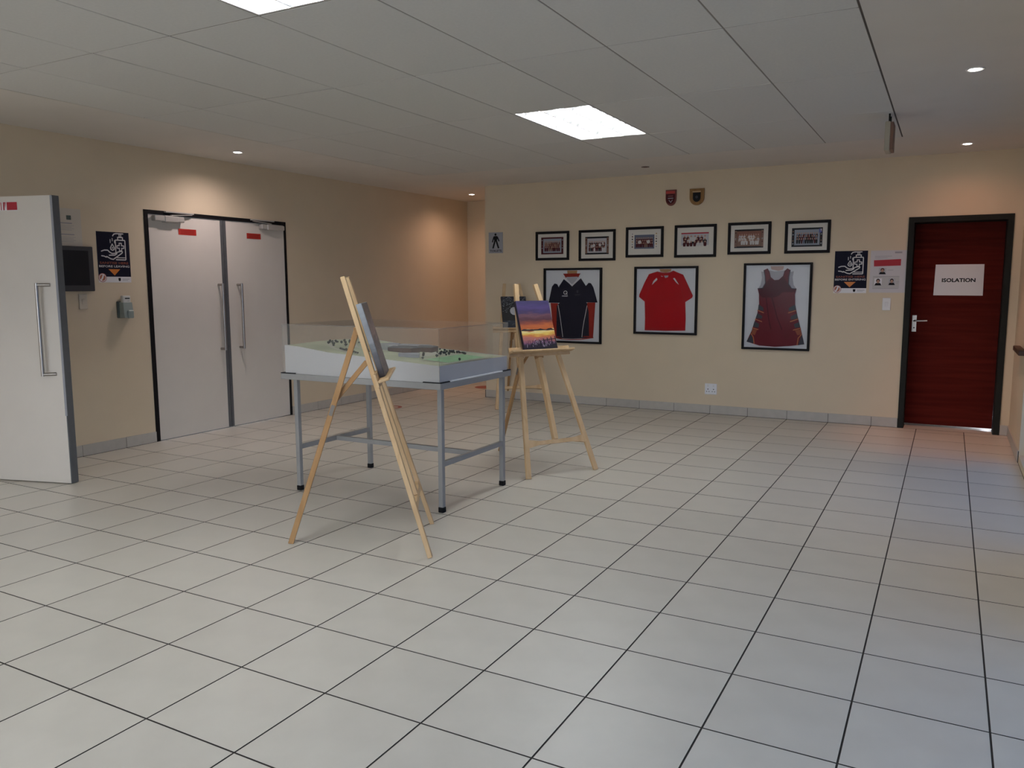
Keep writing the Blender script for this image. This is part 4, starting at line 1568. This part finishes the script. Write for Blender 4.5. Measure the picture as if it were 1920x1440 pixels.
def block(name, u, v, su, sv, h, m, roof, rot=0.0):
    b = MB()
    z = gz(u, v)
    mt = Matrix.Translation((u * LXm, v * LYm, z - 0.004)) @ Matrix.Rotation(rot, 4, 'Z')
    b.box((-su / 2, -sv / 2, 0), (su / 2, sv / 2, h), m, mt)
    o = b.build(name, e)
    b = MB()
    hx, hy = su / 2 + 0.003, sv / 2 + 0.003
    vs = [mt @ Vector(q) for q in ((-hx, -hy, h), (hx, -hy, h), (hx, hy, h), (-hx, hy, h), (-hx * 0.9, 0, h + 0.010), (hx * 0.9, 0, h + 0.010))]
    b.add(vs, [(0, 1, 5, 4), (2, 3, 4, 5), (1, 2, 5), (3, 0, 4), (3, 2, 1, 0)], roof)
    b.build('roof', o)


block('building', .545, .50, .20, .10, .034, MB_BROWN, MB_DARK)
block('building', .50, .76, .25, .09, .030, MB_DARK, MB_GREY)
block('building', .605, .70, .12, .12, .036, MB_BROWN, MB_DARK, 0.2)
block('building', .70, .30, .085, .08, .022, MB_GREY, MB_GREY, 0.5)
block('building', .655, .26, .05, .05, .018, MB_GREY, MB_GREY, 0.5)
block('building', .33, .80, .10, .05, .018, WHITEP, MB_GREY)
block('building', .43, .30, .05, .05, .016, MB_BROWN, MB_DARK)
rng = random.Random(8)
trees = []
for k in range(9):
    s = k / 8
    trees.append((.09 + .10 * s, .42 - .16 * s))
for k in range(10):
    s = k / 9
    trees.append((.28 + .16 * s, .19 - .08 * s))
for k in range(12):
    s = k / 11
    trees.append((.69 + .13 * s, .80 + .02 * math.sin(k)))
for k in range(26):
    trees.append((rng.uniform(.69, .79), rng.uniform(.32, .85)))
for k in range(18):
    trees.append((rng.uniform(.08, .24), rng.uniform(.3, .6)))
trees += [(.79, .24), (.945, .40), (.50, .60), (.61, .88), (.45, .85), (.56, .86), (.66, .84), (.60, .80)]
tm = None
for u, v in trees:
    if tm is None:
        t = MB()
        bm = bmesh.new()
        bmesh.ops.create_icosphere(bm, subdivisions=1, radius=0.0092, matrix=Matrix.Translation((0, 0, 0.012)))
        t.take(bm, TREE)
        t.tube([(0, 0, -0.002), (0, 0, 0.006)], 0.0018, TREE, 5)
        o = t.build('model_tree', e)
        tm = o.data
    else:
        o = bpy.data.objects.new('model_tree', tm)
        COL.objects.link(o)
        o.parent = e
    k = rng.uniform(0.7, 1.15)
    o.scale = (k, k, k * rng.uniform(0.75, 1.05))
    o.location = (u * LXm, v * LYm, gz(u, v))

# ================================================================== ACRYLIC COVER
CX0, CX1, CYa, CYb = TX0 + 0.012, TX1 - 0.0135, TY0 + 0.0095, TY1 - 0.012
CZ0, CZ1 = TZ + 0.0005, 2.845 * T
e = thing('acrylic_cover', 'clear acrylic box cover over the site model', 'cover', ((CX0 + CX1) / 2, (CYa + CYb) / 2, CZ0))
off = Matrix.Translation((-(CX0 + CX1) / 2, -(CYa + CYb) / 2, -CZ0))
th = 0.005
for a, c in (((CX0, CYa, CZ0), (CX1, CYa + th, CZ1 - th)), ((CX0, CYb - th, CZ0), (CX1, CYb, CZ1 - th)),
             ((CX0, CYa + th, CZ0), (CX0 + th, CYb - th, CZ1 - th)), ((CX1 - th, CYa + th, CZ0), (CX1, CYb - th, CZ1 - th)),
             ((CX0, CYa, CZ1 - th), (CX1, CYb, CZ1))):
    b = MB()
    b.box(a, c, ACRYL, off, em=ACRED)
    b.build('side_panel' if c[2] < CZ1 else 'top_panel', e)


# ================================================================== EASELS AND PAINTINGS
def easel(label, m, bvec, evec, lean, h, rear):
    """local x = along the front feet, y = back, z = up (metres)"""
    B_ = Vector((*bvec, 0)).normalized()
    E_ = Vector((*evec, 0)).normalized()
    O = Vector((m[0] * T, m[1] * T, 0))
    hand = 1 if E_.cross(B_).z > 0 else -1
    if hand < 0:
        E_ = -E_
    mt = frame_m(O, E_, B_, (0, 0, 1))
    e = thing('easel', label, 'easel', mt, 'wooden display easels')
    lean, h, rear = lean * T, h * T, rear * T
    L = math.hypot(lean, h)
    up = Vector((0, lean / L, h / L))
    nf = Vector((0, -h / L, lean / L))          # front normal of the leg plane
    W = 0.302
    WTOP = 0.088

    def at(x, s, n=0.0):
        return Vector((x, 0, 0)) + up * s + nf * n
    for sx in (-1, 1):
        b = MB()
        p, q = at(sx * W, 0), at(sx * WTOP, L + 0.02)
        d = (q - p).normalized()
        s = Vector((1, 0, 0))
        s = (s - d * s.dot(d)).normalized()
        t = d.cross(s)
        mm = Matrix((s, t, d)).transposed().to_4x4()
        mm.translation = p
        b.bbox((-0.019, -0.014, 0.0), (0.019, 0.011, (q - p).length), PINE, 0.002, mm)
        # foot cut level with the floor
        b.v = [(x, y, max(z, 0.0)) for x, y, z in b.v]
        b.build('front_leg', e)
    xs = W + (WTOP - W) * 0.255 / (L + 0.02)
    b = MB()
    P = [(-xs + 0.012, -0.032), (-xs + 0.11, -0.015), (xs - 0.11, -0.015), (xs - 0.012, -0.032), (xs - 0.012, 0.032), (xs - 0.11, 0.015), (-xs + 0.11, 0.015), (-xs + 0.012, 0.032)]
    mm = frame_m(at(0, 0.258), (1, 0, 0), up, nf)
    b.poly(P, 0.009, PINE, 0.022)
    b.v = [tuple(mm @ Vector(q)) for q in b.v]
    b.build('cross_rail', e)
    b = MB()
    b.bar(at(0, 0.275, -0.010), at(0, 0.93, -0.010), 0.036, 0.044, PINE, (1, 0, 0))
    mast = b.build('mast', e)
    # tray: back board on the legs and a shelf in front
    b = MB()
    mm = frame_m(at(0, 0.968), (1, 0, 0), up, nf)
    b.bbox((-0.277, -0.036, 0.0125), (0.272, 0.036, 0.026), PINE, 0.002, mm)
    tray = b.build('tray', e)
    b = MB()
    b.bbox((-0.277, -0.014, 0.0265), (0.285, 0.0, 0.085), PINE, 0.003, mm)
    b.build('shelf', tray)
    b = MB()
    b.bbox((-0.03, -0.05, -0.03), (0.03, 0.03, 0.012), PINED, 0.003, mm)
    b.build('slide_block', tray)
    # rear leg, hinge block and stay
    hp = at(0, 1.235, -0.03)
    foot = Vector((0, rear, 0))
    b = MB()
    d = (hp - foot).normalized()
    s = Vector((1, 0, 0))
    t = d.cross(s)
    mm2 = Matrix((s, t, d)).transposed().to_4x4()
    mm2.translation = foot
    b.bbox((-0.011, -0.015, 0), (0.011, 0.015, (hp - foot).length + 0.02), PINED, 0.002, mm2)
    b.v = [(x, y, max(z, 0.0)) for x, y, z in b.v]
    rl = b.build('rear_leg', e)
    b = MB()
    b.bbox((-0.02, -0.022, -0.040), (0.02, 0.022, -0.022), PINED, 0.003, frame_m(at(0, 1.235), (1, 0, 0), up, nf))
    b.build('hinge_block', rl)
    j = foot + (hp - foot) * 0.68
    b = MB()
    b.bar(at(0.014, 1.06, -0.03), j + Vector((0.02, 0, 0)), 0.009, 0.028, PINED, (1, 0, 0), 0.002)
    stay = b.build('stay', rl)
    b = MB()
    k = foot + (hp - foot) * 0.61
    mm3 = mm2.copy()
    mm3.translation = k
    PL = mat('dull_plate', (0.20, 0.18, 0.16), 0.5, metal=0.5)
    b.box((0.0115, -0.010, 0), (0.0145, 0.010, 0.060), PL, mm3)
    b.box((0.0146, -0.0045, 0.004), (0.0152, 0.0045, 0.055), INKB, mm3)
    b.box((-0.0145, -0.010, 0), (-0.0115, 0.010, 0.060), PL, mm3)
    b.build('stay_plate', rl)
    # canvas frame: rests on the shelf against the back board
    cm = mt @ frame_m(at(-0.005, 0.9685, 0.0275), (1, 0, 0), up, nf)
    return e, cm


EG = [dict(m=(-6.5665, 2.905), b=(-0.83475, -0.55056), e=(-0.55056, 0.83475), lean=1.06, h=3.54, rear=1.895),
      dict(m=(-6.5605, 7.2025), b=(-.8511, .525), e=(.525, .8511), lean=1.34, h=3.44, rear=2.417),
      dict(m=(-10.9015, 13.8275), b=(-.6451, .7641), e=(.7641, .6451), lean=1.48, h=3.46, rear=2.2)]
ELAB = ['wooden easel seen from its side in front of the display table',
        'wooden easel holding the sunset painting right of the display table',
        'wooden easel holding the night painting by the back wall corner']
CMS = []
for g_, lab in zip(EG, ELAB):
    e, cm = easel(lab, g_['m'], g_['b'], g_['e'], g_['lean'], g_['h'], g_['rear'])
    CMS.append(cm)
CWD, CHT, CTH = 0.302, 0.402, 0.030


def canvas(label, cm, facem, sidem):
    e = thing('canvas_painting', label, 'painting', cm, 'paintings on easels')
    b = MB()
    b.bbox((-CWD / 2, 0.001, 0), (CWD / 2, CHT, CTH), sidem, 0.002)
    c = b.build('canvas', e)
    b = MB()
    b.rect(-CWD / 2 + 0.002, 0.003, CWD / 2 - 0.002, CHT - 0.002, CTH + 0.0006, facem)
    b.build('painted_face', e)
    return e


S = srgb
grey = ramp_mat('grey_painting', [(0.0, S(78, 66, 66)), (.25, S(120, 100, 94)), (.45, S(98, 86, 82)), (.6, S(150, 122, 116)), (.8, S(112, 98, 92)), (1.0, S(100, 92, 88))], 0, CHT, 0.14, 9)
greys = ramp_mat('grey_painting_side', [(0.0, S(52, 46, 50)), (.35, S(92, 92, 96)), (.5, S(135, 138, 142)), (.7, S(128, 130, 134)), (1.0, S(160, 166, 172))], 0, CHT, 0.06, 9)
canvas('grey and pink painting seen edge-on on the near easel', CMS[0], grey, greys)

sun = ramp_mat('sunset_painting', [(0, S(22, 16, 30)), (.10, S(46, 34, 58)), (.16, S(120, 78, 112)), (.235, S(190, 116, 96)), (.28, S(205, 122, 62)), (.335, S(236, 200, 96)), (.385, S(244, 226, 160)), (.41, S(178, 92, 46)), (.47, S(184, 98, 52)), (.545, S(140, 70, 52)),
                                  (.62, S(74, 42, 56)), (.70, S(104, 70, 80)), (.76, S(56, 44, 84)), (.86, S(74, 60, 112)), (.93, S(60, 52, 96)), (1.0, S(56, 48, 88))], 0, CHT, 0.04, 10)
sd = mat('dark_canvas_side', S(38, 32, 52), 0.6)
e = canvas('painting of an orange and violet sunset over a dark fence', CMS[1], sun, sd)
INKP = mat('black_paint_strokes', (0.010, 0.008, 0.016), 0.5)
zz = CTH + 0.0012
b = MB()
hl = [(-CWD / 2 + 0.002, .155)]
for k in range(13):
    u = k / 12
    hl.append((-CWD / 2 + 0.003 + (CWD - 0.006) * u, .162 + 0.008 * abs(math.sin(u * 9)) + 0.004 * math.sin(u * 23)))
hl.append((CWD / 2 - 0.003, .157))
b.poly(hl, zz, INKP)
b.build('painted_hills', e)
b = MB()
rng = random.Random(3)
b.poly([(-CWD / 2 + 0.003, 0.003), (CWD / 2 - 0.003, 0.003), (CWD / 2 - 0.003, 0.05), (0.10, 0.035), (0.03, 0.02), (-0.06, 0.014), (-0.14, 0.012)], zz, INKP)
for k in range(6):
    x = 0.145 - k * 0.036
    b.stroke([(x, 0.02), (x - 0.004, 0.105 - k * 0.006)], 0.008, zz, INKP)
for k, y in enumerate((0.045, 0.075)):
    b.stroke([(0.148, y + 0.012), (0.04, y), (-0.03, y - 0.012)], 0.006, zz, INKP)
for k in range(26):
    x = rng.uniform(-0.145, 0.09)
    b.stroke([(x, 0.008), (x + rng.uniform(-0.02, 0.02), rng.uniform(0.03, 0.085))], 0.0035, zz, INKP)
b.build('painted_fence', e)
b = MB()
for k in range(22):
    x = rng.uniform(-0.13, 0.13)
    y = rng.uniform(0.02, 0.08)
    b.stroke([(x, y), (x + rng.uniform(-0.012, 0.012), y + rng.uniform(0.008, 0.022))], 0.0035, zz + 0.0004, mat('pale_lilac_strokes', S(175, 160, 180), 0.5))
b.build('painted_grass', e)

night = ramp_mat('night_painting', [(0, S(40, 44, 66)), (.1, S(24, 27, 42)), (.2, S(44, 48, 66)), (.27, S(12, 12, 18)), (.5, S(12, 12, 17)), (.7, S(18, 19, 26)), (1, S(34, 36, 46))], 0, CHT, 0.03, 14)
e = canvas('dark night painting with a pale moon behind leafy branches', CMS[2], night, mat('black_canvas_side', (0.014, 0.014, 0.02), 0.6))
b = MB()
b.disc(-0.005, 0.215, 0.05, zz, mat('moon_paint', S(190, 190, 192), 0.5), 24)
b.build('painted_moon', e)
b = MB()
rng = random.Random(11)
lf_ = mat('pale_leaf_paint', S(120, 124, 130), 0.5)
for k in range(170):
    x = rng.uniform(-0.145, 0.145)
    y = rng.uniform(0.24, 0.395)
    if x < -0.09:
        y = rng.uniform(0.2, 0.395)
    b.disc(x, y, rng.uniform(0.003, 0.007), zz + 0.0003, lf_, 6, rng.uniform(0.003, 0.006))
b.build('painted_leaves', e)
b = MB()
for k in range(14):
    x = rng.uniform(-0.13, 0.1)
    y = rng.uniform(0.03, 0.11)
    b.stroke([(x, y), (x + rng.uniform(0.008, 0.03), y)], 0.003, zz, lf_)
b.build('painted_ripples', e)
